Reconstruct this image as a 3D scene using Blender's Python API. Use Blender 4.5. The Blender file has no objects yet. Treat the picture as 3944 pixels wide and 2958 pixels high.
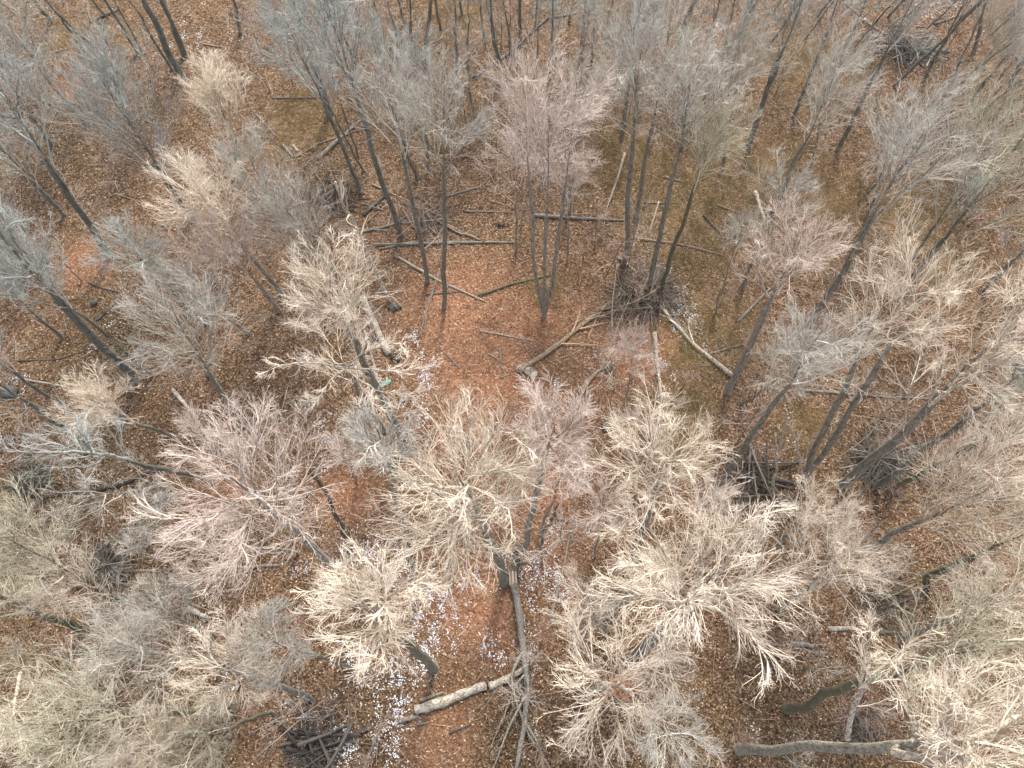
import bpy, math, random
import numpy as np
S = bpy.context.scene
# ------------------------------------------------------------------ camera, sky, sun, exposure
H = 40.0
F = 2734.0                       # focal length in pixels of the 3944 px wide picture
TILT = math.radians(24.9)
cam = bpy.data.cameras.new('camera'); co = bpy.data.objects.new('camera', cam)
S.collection.objects.link(co); S.camera = co
co.location = (0, 0, H); co.rotation_euler = (TILT, 0, 0)
cam.sensor_fit = 'HORIZONTAL'; cam.sensor_width = 36.0; cam.lens = 36.0 * F / 3944.0
cam.clip_start = 0.1; cam.clip_end = 3000
SUN_EL, SUN_AZ = math.radians(48), math.radians(12)      # sun stands beyond the top of the picture
w = bpy.data.worlds.new('World'); S.world = w; w.use_nodes = True
nt = w.node_tree
sky = nt.nodes.new('ShaderNodeTexSky'); sky.sky_type = 'NISHITA'; sky.sun_disc = False
sky.sun_elevation = SUN_EL; sky.sun_rotation = SUN_AZ; sky.air_density = 1.0; sky.dust_density = 3.0
hs = nt.nodes.new('ShaderNodeHueSaturation'); hs.inputs['Saturation'].default_value = 0.42      # thin cloud veil: greyer sky light
nt.links.new(sky.outputs[0], hs.inputs['Color']); nt.links.new(hs.outputs[0], nt.nodes['Background'].inputs[0]); nt.nodes['Background'].inputs[1].default_value = 0.14
sl = bpy.data.lights.new('sun', 'SUN'); sl.energy = 1.5; sl.angle = math.radians(11); sl.color = (1.0, 0.93, 0.83)
so = bpy.data.objects.new('sun', sl); S.collection.objects.link(so)
so.rotation_euler = (-(math.pi / 2 - SUN_EL), 0, -SUN_AZ)
S.view_settings.view_transform = 'Standard'; S.view_settings.look = 'None'
S.view_settings.exposure = 1.5; S.view_settings.gamma = 1.0

# ------------------------------------------------------------------ helpers
CA, SA = math.cos(TILT), math.sin(TILT)
def ray(px, py):
    dx = (px - 1972.0) / F; dy = -(py - 1479.0) / F
    return np.array([dx, dy * CA + SA, dy * SA - CA])
def hgt(x, y):
    return 0.16 * np.sin(x * 0.13 + 1.0) * np.cos(y * 0.11) + 0.05 * np.sin(x * 0.6 + y * 0.35) * np.sin(y * 0.5 - x * 0.2)
def at(px, py, z=0.0):
    d = ray(px, py); t = (z - H) / d[2]
    return np.array([d[0] * t, d[1] * t, z])
def ground(px, py):
    p = at(px, py); p[2] = hgt(p[0], p[1]); return p
def depth(px, py, z=0.0):
    return (z - H) / ray(px, py)[2]
def grp(o, g):
    if g: o['group'] = g
def empty(name, loc, label, cat, group=None):
    o = bpy.data.objects.new(name, None); S.collection.objects.link(o); o.location = [float(v) for v in loc]
    o.empty_display_size = 0.2; o['label'] = label; o['category'] = cat; grp(o, group); return o
def link(name, me, mat, parent=None, color=None):
    o = bpy.data.objects.new(name, me); S.collection.objects.link(o)
    if mat is not None and not me.materials: me.materials.append(mat)
    if parent is not None: o.parent = parent
    if color is not None: o.color = (*color, 1)
    return o
def tagm(o, label, cat, group=None, kind=None):
    o['label'] = label; o['category'] = cat; grp(o, group)
    if kind: o['kind'] = kind
def mesh_np(name, V, Fq, smooth=True, n=4):
    me = bpy.data.meshes.new(name); V = np.ascontiguousarray(V, dtype=np.float32); Fq = np.ascontiguousarray(Fq, dtype=np.int32)
    me.vertices.add(len(V)); me.vertices.foreach_set('co', V.ravel())
    me.loops.add(Fq.size); me.loops.foreach_set('vertex_index', Fq.ravel())
    me.polygons.add(len(Fq)); me.polygons.foreach_set('loop_start', np.arange(0, Fq.size, n, dtype=np.int32))
    me.polygons.foreach_set('use_smooth', np.full(len(Fq), smooth)); me.update(calc_edges=True)
    return me
def norm(v): return v / np.maximum(np.linalg.norm(v, axis=-1, keepdims=True), 1e-9)
def tubes(P, R, sides, cap=False, rough=0.0, rng=None):
    """P [N,K,3], R [N,K] -> verts, quads"""
    N, K, _ = P.shape
    T = np.empty_like(P); T[:, 1:-1] = P[:, 2:] - P[:, :-2]; T[:, 0] = P[:, 1] - P[:, 0]; T[:, -1] = P[:, -1] - P[:, -2]
    T = norm(T); D = norm(P[:, -1] - P[:, 0])
    ref = np.where(np.abs(D[:, 2:3]) < 0.8, np.array([[0, 0, 1.0]]), np.array([[1.0, 0, 0]]))[:, None, :]
    A = norm(np.cross(T, np.broadcast_to(ref, T.shape))); B = np.cross(T, A)
    a = np.arange(sides) * 2 * np.pi / sides
    RR = R[:, :, None] * np.ones((1, 1, sides))
    if rough and rng is not None: RR = RR * (1 + rough * rng.standard_normal(RR.shape))
    V = P[:, :, None, :] + RR[..., None] * (A[:, :, None, :] * np.cos(a)[None, None, :, None] + B[:, :, None, :] * np.sin(a)[None, None, :, None])
    base = (np.arange(N) * K * sides)[:, None, None]; k = (np.arange(K - 1) * sides)[None, :, None]; s = np.arange(sides)[None, None, :]
    s2 = (s + 1) % sides
    Q = np.stack([base + k + s, base + k + s2, base + k + sides + s2, base + k + sides + s], -1).reshape(-1, 4)
    V = V.reshape(-1, 3)
    if cap:
        caps = []; extra = []; n0 = len(V)
        for i in range(N):
            for kk in (0, K - 1):
                c = n0 + len(extra); tdir = T[i, kk] * (-1 if kk == 0 else 1)
                extra.append(P[i, kk] + tdir * R[i, kk] * 0.25)
                r0 = i * K * sides + kk * sides
                for j in range(0, sides, 2):
                    q = [r0 + j, r0 + (j + 1) % sides, r0 + (j + 2) % sides, c]
                    caps.append(q[::-1] if kk == 0 else q)
        V = np.vstack([V, np.array(extra)]); Q = np.vstack([Q, np.array(caps)])
    return V, Q
def join(parts):
    Vs, Qs, n = [], [], 0
    for V, Q in parts: Vs.append(V); Qs.append(Q + n); n += len(V)
    return np.vstack(Vs), np.vstack(Qs)
def grow(start, direc, length, K, rng, wig=0.15, trop=0.0, droop=None):
    """random-walk polylines, [N,K,3]"""
    N = len(start); P = np.empty((N, K, 3)); P[:, 0] = start; d = norm(direc); st = (length / (K - 1))[:, None]
    bend = norm(rng.standard_normal((N, 3))) * wig * 0.6
    for k in range(1, K):
        P[:, k] = P[:, k - 1] + d * st
        d = d + rng.standard_normal((N, 3)) * wig + bend; d[:, 2] += trop; d = norm(d)
    return P
def spawn(P, R, n, rng, tmin, tmax, ang, ratio, K, rr, tipr, wig, trop, lmin=0.0):
    """children along the parents"""
    N, Kp, _ = P.shape
    t = (np.tile((np.arange(n) + 0.5) / n, (N, 1)) + (rng.random((N, n)) - .5) / n) * (tmax - tmin) + tmin
    f = t * (Kp - 1); i = np.clip(f.astype(int), 0, Kp - 2); u = (f - i)[..., None]; idx = np.arange(N)[:, None]
    p0, p1 = P[idx, i], P[idx, i + 1]; st = p0 * (1 - u) + p1 * u; tan = norm(p1 - p0)
    rad = R[idx, i] * (1 - u[..., 0]) + R[idx, i + 1] * u[..., 0]
    q = rng.standard_normal((N, n, 3)); q = norm(q - (q * tan).sum(-1, keepdims=True) * tan)
    a = np.radians(rng.uniform(ang[0], ang[1], (N, n)))[..., None]
    d = tan * np.cos(a) + q * np.sin(a)
    plen = np.linalg.norm(P[:, 1:] - P[:, :-1], axis=-1).sum(1)[:, None]
    L = np.maximum(plen * ratio * (1.15 - 0.75 * t) * rng.uniform(.6, 1.25, (N, n)), lmin)
    C = grow(st.reshape(-1, 3), d.reshape(-1, 3), L.ravel(), K, rng, wig, trop)
    r0 = np.minimum(rad.ravel() * 0.8, rr * rng.uniform(.75, 1.25, N * n)); tt = np.linspace(0, 1, K)[None]
    return C, r0[:, None] * (1 - tt) + tipr * tt

# ------------------------------------------------------------------ materials
def new_mat(name):
    m = bpy.data.materials.new(name); m.use_nodes = True; t = m.node_tree
    b = t.nodes['Principled BSDF']; b.inputs['Roughness'].default_value = 0.85
    b.inputs['Specular IOR Level'].default_value = 0.25
    return m, t, b
def N(t, typ, **kw):
    n = t.nodes.new(typ)
    for k, v in kw.items():
        if k.startswith('i_'): n.inputs[k[2:]].default_value = v
        else: setattr(n, k, v)
    return n
def mix(t, fac, a, b, mode='MIX'):
    n = t.nodes.new('ShaderNodeMix'); n.data_type = 'RGBA'; n.blend_type = mode
    for s, v in ((0, fac), (6, a), (7, b)):
        if hasattr(v, 'is_linked'): t.links.new(v, n.inputs[s])
        elif s == 0: n.inputs[0].default_value = v
        else: n.inputs[s].default_value = (*v, 1)
    return n.outputs[2]
def ramp(t, src, stops, interp='LINEAR'):
    r = t.nodes.new('ShaderNodeValToRGB'); t.links.new(src, r.inputs[0]); r.color_ramp.interpolation = interp
    e = r.color_ramp.elements
    while len(e) < len(stops): e.new(0.5)
    for k, (p, c) in enumerate(stops): e[k].position = p; e[k].color = (*c, 1) if not isinstance(c, float) else (c, c, c, 1)
    return r.outputs[0]
def noise(t, vec, scale, detail=3, rough=0.6):
    n = N(t, 'ShaderNodeTexNoise'); n.inputs['Scale'].default_value = scale; n.inputs['Detail'].default_value = detail
    n.inputs['Roughness'].default_value = rough
    if vec is not None: t.links.new(vec, n.inputs['Vector'])
    return n.outputs['Fac']
def bark(name, moss=0.0, rot=0.0):
    m, t, b = new_mat(name)
    g = N(t, 'ShaderNodeNewGeometry'); oi = N(t, 'ShaderNodeObjectInfo'); pos = g.outputs['Position']
    mp = N(t, 'ShaderNodeMapping'); t.links.new(pos, mp.inputs[0]); mp.inputs['Scale'].default_value = (1, 1, 0.3)
    n1 = noise(t, mp.outputs[0], 9.0, 4, .7); n2 = noise(t, pos, 0.9, 3); n3 = noise(t, pos, 30., 2)
    c = mix(t, ramp(t, n1, [(0.32, 0.0), (0.7, 1.0)]), (0.40, 0.39, 0.37), (1.5, 1.47, 1.42))
    c = mix(t, 1.0, oi.outputs['Color'], c, 'MULTIPLY')
    c = mix(t, ramp(t, n2, [(0.45, 0.0), (0.75, 0.5)]), c, (0.27, 0.27, 0.25))          # pale lichen
    if moss: c = mix(t, ramp(t, n2, [(0.62 - moss * .28, 0.0), (0.78 - moss * .15, 0.6)]), c, (0.135, 0.13, 0.06))
    if rot: c = mix(t, ramp(t, noise(t, pos, 3.2, 3), [(0.47, 0.0), (0.53, 1.0)], 'LINEAR'), c, (0.50, 0.45, 0.38))
    c = mix(t, ramp(t, noise(t, pos, 15., 4, .75), [(0.40, .8), (0.50, 0.0)]), c, (0.055, 0.047, 0.038))       # cracks and stains
    t.links.new(c, b.inputs['Base Color'])
    bp = N(t, 'ShaderNodeBump'); bp.inputs['Strength'].default_value = 0.8; bp.inputs['Distance'].default_value = 0.04
    t.links.new(n1, bp.inputs['Height']); t.links.new(bp.outputs[0], b.inputs['Normal'])
    return m
M_bark = bark('bark'); M_moss = bark('mossy_bark', moss=1.0); M_flake = bark('flaking_bark', rot=1.0); M_lmoss = bark('lightly_mossy_bark', moss=.5)
def twigmat():
    m, t, b = new_mat('twigs')
    g = N(t, 'ShaderNodeNewGeometry'); oi = N(t, 'ShaderNodeObjectInfo')
    c = ramp(t, g.outputs['Random Per Island'], [(0, (.34, .32, .31)), (.55, (.78, .78, .78)), (1, (1.0, 1.0, 1.0))]); c = mix(t, 1.0, c, (1.5, 1.5, 1.5), 'MULTIPLY')
    c = mix(t, 1.0, oi.outputs['Color'], c, 'MULTIPLY'); t.links.new(c, b.inputs['Base Color'])
    return m
M_twig = twigmat()
def ground_mat():
    m, t, b = new_mat('leaf_litter_ground'); b.inputs['Roughness'].default_value = 0.9
    g = N(t, 'ShaderNodeNewGeometry'); pos = g.outputs['Position']; at_ = N(t, 'ShaderNodeVertexColor'); at_.layer_name = 'cover'
    sep = N(t, 'ShaderNodeSeparateColor'); t.links.new(at_.outputs[0], sep.inputs[0])
    def vor(scale, off):
        mp = N(t, 'ShaderNodeMapping'); mp.inputs['Location'].default_value = off; t.links.new(pos, mp.inputs[0])
        v = N(t, 'ShaderNodeTexVoronoi'); v.inputs['Scale'].default_value = scale; t.links.new(mp.outputs[0], v.inputs['Vector'])
        s = N(t, 'ShaderNodeSeparateColor'); t.links.new(v.outputs['Color'], s.inputs[0]); return v, s
    v1, s1 = vor(9.5, (0, 0, 0)); v2, s2 = vor(16.0, (3.3, 1.7, 0))
    leaf = ramp(t, s1.outputs[0], [(0.0, (0.035, 0.020, 0.011)), (0.35, (0.125, 0.068, 0.036)), (0.62, (0.235, 0.135, 0.078)), (0.86, (0.36, 0.23, 0.145)), (1.0, (0.58, 0.46, 0.35))])
    leaf2 = ramp(t, s2.outputs[1], [(0.0, (0.02, 0.012, 0.007)), (0.5, (0.13, 0.070, 0.038)), (0.85, (0.26, 0.155, 0.09)), (1.0, (0.55, 0.43, 0.32))])
    c = mix(t, 0.5, leaf, leaf2)
    big = noise(t, pos, 0.16, 4); mid = noise(t, pos, 1.1, 4)
    c = mix(t, ramp(t, big, [(0.38, 0.0), (0.62, 1.0)]), c, mix(t, 1.0, c, (1.0, 1.02, 0.88), 'MULTIPLY'))
    c = mix(t, ramp(t, mid, [(0.3, 1.0), (0.62, 0.0)]), c, mix(t, 1.0, c, (0.60, 0.56, 0.52), 'MULTIPLY'))
    def masked(chan, lo, hi, col, amt):
        nonlocal c
        ad = N(t, 'ShaderNodeMath', operation='MULTIPLY_ADD'); t.links.new(sep.outputs[chan], ad.inputs[0]); ad.inputs[1].default_value = 1.0
        nn = noise(t, pos, 1.8, 4); sb = N(t, 'ShaderNodeMath', operation='SUBTRACT'); t.links.new(nn, sb.inputs[0]); sb.inputs[1].default_value = 0.5
        sc = N(t, 'ShaderNodeMath', operation='MULTIPLY'); t.links.new(sb.outputs[0], sc.inputs[0]); t.links.new(sep.outputs[chan], sc.inputs[1])
        t.links.new(sc.outputs[0], ad.inputs[2]) 
        f = ramp(t, ad.outputs[0], [(lo, 0.0), (hi, amt)])
        c = mix(t, f, c, col)
    ru = mix(t, 0.55, leaf, (0.42, 0.19, 0.10))
    masked('Red', 0.15, 0.8, ru, 0.85)
    gr = mix(t, s2.outputs[2], (0.13, 0.09, 0.036), (0.33, 0.235, 0.11))
    masked('Green', 0.3, 1.0, gr, 0.5)
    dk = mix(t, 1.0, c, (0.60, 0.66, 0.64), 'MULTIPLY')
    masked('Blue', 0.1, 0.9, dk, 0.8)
    t.links.new(c, b.inputs['Base Color'])
    bp = N(t, 'ShaderNodeBump'); bp.inputs['Strength'].default_value = 1.0; bp.inputs['Distance'].default_value = 0.06
    ad = N(t, 'ShaderNodeMath', operation='ADD'); t.links.new(s1.outputs[2], ad.inputs[0]); t.links.new(v2.outputs['Distance'], ad.inputs[1])
    t.links.new(ad.outputs[0], bp.inputs['Height']); t.links.new(bp.outputs[0], b.inputs['Normal'])
    return m
def island_mat(name, stops, rough=0.8):
    m, t, b = new_mat(name); b.inputs['Roughness'].default_value = rough
    g = N(t, 'ShaderNodeNewGeometry'); t.links.new(ramp(t, g.outputs['Random Per Island'], stops), b.inputs['Base Color'])
    return m
M_leaf = island_mat('fallen_leaves', [(0.0, (0.07, 0.035, 0.02)), (0.35, (0.20, 0.11, 0.065)), (0.7, (0.33, 0.21, 0.135)), (0.9, (0.46, 0.32, 0.22)), (1.0, (0.62, 0.50, 0.40))])
M_grass = island_mat('dry_grass', [(0.0, (0.14, 0.10, 0.035)), (0.6, (0.27, 0.20, 0.085)), (1.0, (0.42, 0.34, 0.18))])
M_snow = island_mat('snow', [(0.0, (0.50, 0.51, 0.56)), (1.0, (0.80, 0.81, 0.85))], 0.6)
M_stick = island_mat('sticks', [(0.0, (0.10, 0.07, 0.05)), (0.6, (0.25, 0.19, 0.14)), (1.0, (0.48, 0.41, 0.34))])

# ------------------------------------------------------------------ ground
rng = np.random.default_rng(7)
RUST = [(1850, 2330, 190), (1340, 1900, 130), (1990, 1245, 150), (330, 1010, 110), (2110, 1900, 110), (2450, 1330, 170), (1680, 2830, 170), (2080, 1200, 120), (860, 1890, 120), (260, 330, 70), (1900, 1400, 330), (1800, 1180, 260)]
GRASS = [(340, 130, 190), (1150, 480, 200), (2650, 820, 330), (2900, 700, 300), (3100, 760, 260), (3580, 1010, 200), (2780, 1250, 200), (3100, 1650, 120), (2660, 1560, 130), (3100, 250, 260), (1760, 60, 160), (2440, 560, 250), (2100, 1110, 100), (3500, 800, 200), (1650, 450, 180), (2650, 1350, 120)]
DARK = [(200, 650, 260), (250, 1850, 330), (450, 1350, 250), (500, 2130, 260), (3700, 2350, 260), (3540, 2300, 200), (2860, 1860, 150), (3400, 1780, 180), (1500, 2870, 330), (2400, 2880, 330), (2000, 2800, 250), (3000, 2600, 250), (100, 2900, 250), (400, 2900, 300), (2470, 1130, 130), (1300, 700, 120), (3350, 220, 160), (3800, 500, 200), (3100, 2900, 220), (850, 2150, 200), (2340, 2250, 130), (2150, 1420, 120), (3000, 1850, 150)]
def blobs(X, Y, L, top=1.0):
    v = np.zeros_like(X)
    for px, py, r in L:
        p = at(px, py); rm = r * depth(px, py) / F
        v = np.maximum(v, np.exp(-(((X - p[0]) ** 2 + (Y - p[1]) ** 2) / rm ** 2)))
    return v
def sheet():
    def ax(lo, hi, st, far):
        a = np.arange(lo, hi + st, st); o = np.array([12, 30, 70, 160, 380, 800.]) 
        return np.concatenate([lo - o[::-1], a, a[-1] + o])
    xs = ax(-85, 85, 0.5, 0); ys = ax(-14, 80, 0.5, 0); X, Y = np.meshgrid(xs, ys)
    inside = np.clip(1 - np.maximum(np.abs(X) - 80, 0) / 20, 0, 1)
    Z = hgt(X, Y) * inside + 0.012 * rng.standard_normal(X.shape)
    V = np.stack([X, Y, Z], -1).reshape(-1, 3); nx, ny = len(xs), len(ys)
    i = np.arange(nx - 1)[None, :] + nx * np.arange(ny - 1)[:, None]
    Q = np.stack([i, i + 1, i + nx + 1, i + nx], -1).reshape(-1, 4)
    me = mesh_np('ground', V, Q); ca = me.color_attributes.new('cover', 'FLOAT_COLOR', 'POINT')
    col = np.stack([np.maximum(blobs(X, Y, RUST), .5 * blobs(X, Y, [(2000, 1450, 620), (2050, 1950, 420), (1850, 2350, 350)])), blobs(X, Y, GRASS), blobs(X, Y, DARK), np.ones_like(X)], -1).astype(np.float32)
    ca.data.foreach_set('color', col.ravel())
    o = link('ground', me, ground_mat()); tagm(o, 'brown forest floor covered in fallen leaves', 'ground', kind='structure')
sheet()
def in_view(n, margin=60):
    """random ground points that the picture covers"""
    out = []
    tot = 0
    while tot < n:
        x = rng.uniform(-75, 75, n * 2); y = rng.uniform(-4, 62, n * 2)
        dz = -H; c = y * CA + dz * SA; zc = -(y * SA - dz * CA) if False else (y * SA - dz * CA)
        # camera axes: right x, up (0,CA,SA), forward (0,SA,-CA)
        up = y * CA + dz * SA; fw = y * SA - dz * CA
        px = 1972 + F * x / fw; py = 1479 - F * up / fw
        k = (px > -margin) & (px < 3944 + margin) & (py > -margin) & (py < 2958 + margin)
        out.append(np.stack([x[k], y[k]], -1)); tot += k.sum()
    return np.concatenate(out)[:n]
def flakes(pts, size, lift, tilt, sides=4, squash=0.65):
    n = len(pts); a0 = rng.uniform(0, 2 * np.pi, n); s = size * rng.uniform(.6, 1.35, n)
    a = np.arange(sides) * 2 * np.pi / sides
    lx = np.cos(a)[None] * s[:, None] * rng.uniform(.75, 1.2, (n, sides)); ly = np.sin(a)[None] * s[:, None] * squash * rng.uniform(.75, 1.2, (n, sides))
    x = lx * np.cos(a0)[:, None] - ly * np.sin(a0)[:, None]; y = lx * np.sin(a0)[:, None] + ly * np.cos(a0)[:, None]
    sx, sy = rng.normal(0, tilt, (2, n)); z = x * sx[:, None] + y * sy[:, None]; z = z - z.min(1, keepdims=True)
    V = np.stack([pts[:, 0:1] + x, pts[:, 1:2] + y, hgt(pts[:, 0], pts[:, 1])[:, None] + lift + z], -1).reshape(-1, 3)
    return V, np.arange(n * sides).reshape(n, sides)
p = in_view(150000); V, Q = flakes(p, 0.052, 0.012, 0.5)
o = link('leaf_litter', mesh_np('leaf_litter', V, Q, False), M_leaf); tagm(o, 'loose dead brown leaves scattered over the forest floor', 'leaf litter', kind='stuff')
def sticks(n, lmin, lmax, r, zt=0.12, pts=None):
    p = in_view(n) if pts is None else pts; n = len(p); a = rng.uniform(0, np.pi * 2, n); L = rng.uniform(lmin, lmax, n)
    st = np.column_stack([p, hgt(p[:, 0], p[:, 1]) + 0.03]); d = np.column_stack([np.cos(a), np.sin(a), rng.uniform(0, zt, n)])
    P = grow(st, d, L, 4, rng, 0.12); rr = r * rng.uniform(.5, 1.6, n)
    return tubes(P, rr[:, None] * np.linspace(1, .4, 4)[None], 3)
V, Q = sticks(9000, 0.5, 2.4, 0.012)
o = link('fallen_twigs', mesh_np('fallen_twigs', V, Q), M_stick); tagm(o, 'thin broken twigs strewn over the leaf litter', 'fallen twigs', kind='stuff')
# dry grass
pts = []
for px, py, r in GRASS:
    c = at(px, py); rm = r * depth(px, py) / F; n = int(1100 * (rm / 3.0) ** 2 ** .5) + 300
    pts.append(c[:2] + rng.normal(0, rm * 0.55, (n, 2)))
pts = np.concatenate(pts); k = np.sin(pts[:, 0] * 2.1) * np.sin(pts[:, 1] * 1.7) + rng.normal(0, .6, len(pts)) > 0; pts = pts[k]
pts = np.repeat(pts, 3, 0) + rng.normal(0, .06, (len(pts) * 3, 2))
n = len(pts); st = np.column_stack([pts, hgt(pts[:, 0], pts[:, 1])]); d = rng.normal(0, .9, (n, 3)); d[:, 2] = rng.uniform(.5, 1.2, n)
P = grow(st, d, rng.uniform(.18, .42, n), 3, rng, .25, -.35); V, Q = tubes(P, np.full((n, 1), .008) * np.array([[1, .8, .3]]), 3)
o = link('dry_grass', mesh_np('dry_grass', V, Q), M_grass); tagm(o, 'yellowish dry grass growing in patches through the leaves', 'grass', kind='stuff')
# snow remnants: (path px, spread px, count)
SNOW = [([(1820, 2000), (1600, 1640)], 40, 0), ([(1590, 1310), (1625, 1420), (1600, 1560), (1640, 1620)], 26, 420), ([(1655, 1400), (1640, 1500)], 14, 100),
 ([(1395, 1150), (1480, 1340)], 16, 110), ([(1420, 1290), (1470, 1530)], 16, 130), ([(1440, 1480), (1440, 1500)], 25, 60),
 ([(1370, 2100), (1500, 2200), (1640, 2260)], 75, 700), ([(1600, 2230), (1800, 2260)], 50, 240), ([(1620, 2300), (1700, 2480)], 45, 420), ([(1640, 2450), (1640, 2600)], 26, 260),
 ([(1380, 2560), (1400, 2680)], 35, 260), ([(1500, 2560), (1530, 2700), (1500, 2800), (1480, 2940)], 35, 640), ([(1560, 2560), (1560, 2620)], 40, 160),
 ([(1180, 2800), (1200, 2900)], 50, 330), ([(1330, 2800), (1350, 2950)], 28, 200), ([(1100, 2880), (1250, 2950)], 40, 160), ([(1880, 2480), (1950, 2540)], 28, 120), ([(1750, 2400), (1800, 2480)], 70, 130),
 ([(2560, 1050), (2620, 1180), (2660, 1260)], 34, 520), ([(2530, 1030), (2560, 1060)], 22, 120), ([(2660, 1290), (2700, 1350)], 22, 110), ([(2530, 1360), (2580, 1440)], 22, 130), ([(2545, 1490), (2570, 1540)], 12, 60),
 ([(2000, 2180), (2120, 2250)], 55, 420), ([(2030, 2260), (2045, 2600)], 20, 260), ([(2130, 1990), (2150, 2060)], 25, 90), ([(2130, 2220), (2160, 2330)], 18, 110), ([(2230, 2030), (2270, 2070)], 18, 40), ([(2020, 2800), (2030, 2900)], 12, 40),
 ([(1130, 1590), (1330, 1680)], 55, 200), ([(1220, 1720), (1280, 1780)], 30, 110), ([(860, 1720), (890, 1750)], 24, 110), ([(540, 1340), (560, 1360)], 12, 40), ([(440, 1240), (420, 1270)], 12, 30), ([(60, 1440), (90, 1460)], 18, 60), ([(340, 1360), (350, 1370)], 8, 20), ([(230, 1800), (480, 1880)], 30, 60),
 ([(3500, 40), (3600, 90)], 60, 330), ([(3590, 150), (3610, 180)], 20, 70), ([(3640, 10), (3720, 30)], 40, 180), ([(700, 90), (760, 140)], 45, 200), ([(620, 130), (640, 170)], 18, 50), ([(900, 110), (990, 170)], 35, 80), ([(3030, 1560), (3050, 1700)], 16, 60), ([(3000, 1780), (3050, 1790)], 14, 30),
 ([(1180, 1380), (1120, 1410)], 20, 30), ([(800, 2390), (830, 2430)], 24, 80), ([(860, 2510), (900, 2640)], 40, 160), ([(2940, 2580), (2960, 2620)], 14, 50), ([(2100, 1450), (2160, 1440)], 26, 30), ([(2280, 1380), (2350, 1360)], 20, 25), ([(2260, 1340), (2400, 1230)], 30, 30),
 ([(320, 770), (330, 780)], 14, 30), ([(1440, 740), (1480, 790)], 20, 40), ([(1060, 2170), (1190, 2190)], 20, 60), ([(1080, 1880), (1180, 1960)], 22, 50), ([(2820, 2780), (2990, 2810)], 20, 25), ([(3380, 2230), (3460, 2270)], 8, 8), ([(1100, 2130), (1200, 2110)], 30, 40)]
sp = []
for path, spr, n in SNOW:
    for _ in range(max(2, int(n * 0.085))):
        s = rng.uniform(0, len(path) - 1); i = min(int(s), len(path) - 2); u = s - i
        q = at(path[i][0] * (1 - u) + path[i + 1][0] * u + rng.normal(0, spr), path[i][1] * (1 - u) + path[i + 1][1] * u + rng.normal(0, spr)); sp += [q[:2] + rng.normal(0, 1, 2) * np.array([.12, .22]) * rng.uniform(.5, 2) for _k in range(int(rng.integers(2, 11)))]
sp = np.array(sp); sp = np.repeat(sp, 2, 0); sp[1::2] += rng.normal(0, .07, (len(sp) // 2, 2))
def snow_lumps(pts):
    V, Q = flakes(pts, 0.034, 0.015, 0.12, 8, 0.75); n = len(pts); V = V.reshape(n, 8, 3)
    top = V.mean(1, keepdims=True) + (V - V.mean(1, keepdims=True)) * 0.6; top[:, :, 2] += 0.02
    base = (np.arange(n) * 16)[:, None]; i = np.arange(8)[None]
    side = np.stack([base + i, base + (i + 1) % 8, base + 8 + (i + 1) % 8, base + 8 + i], -1).reshape(-1, 4)
    caps = np.stack([base + 8 + np.array([[0, 2, 4, 6]]) * 1, base + 8 + np.array([[0, 2, 4, 6]])], 0)
    c1 = base + 8 + np.array([[0, 1, 2, 3]]); c2 = base + 8 + np.array([[3, 4, 5, 0]]); c3 = base + 8 + np.array([[5, 6, 7, 0]])
    return np.concatenate([V, top], 1).reshape(-1, 3), np.vstack([side, c1, c2, c3])
V, Q = snow_lumps(sp)
o = link('snow_patches', mesh_np('snow_patches', V, Q), M_snow); tagm(o, 'small white remnants of melting snow among the leaves', 'snow', kind='stuff')

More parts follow.
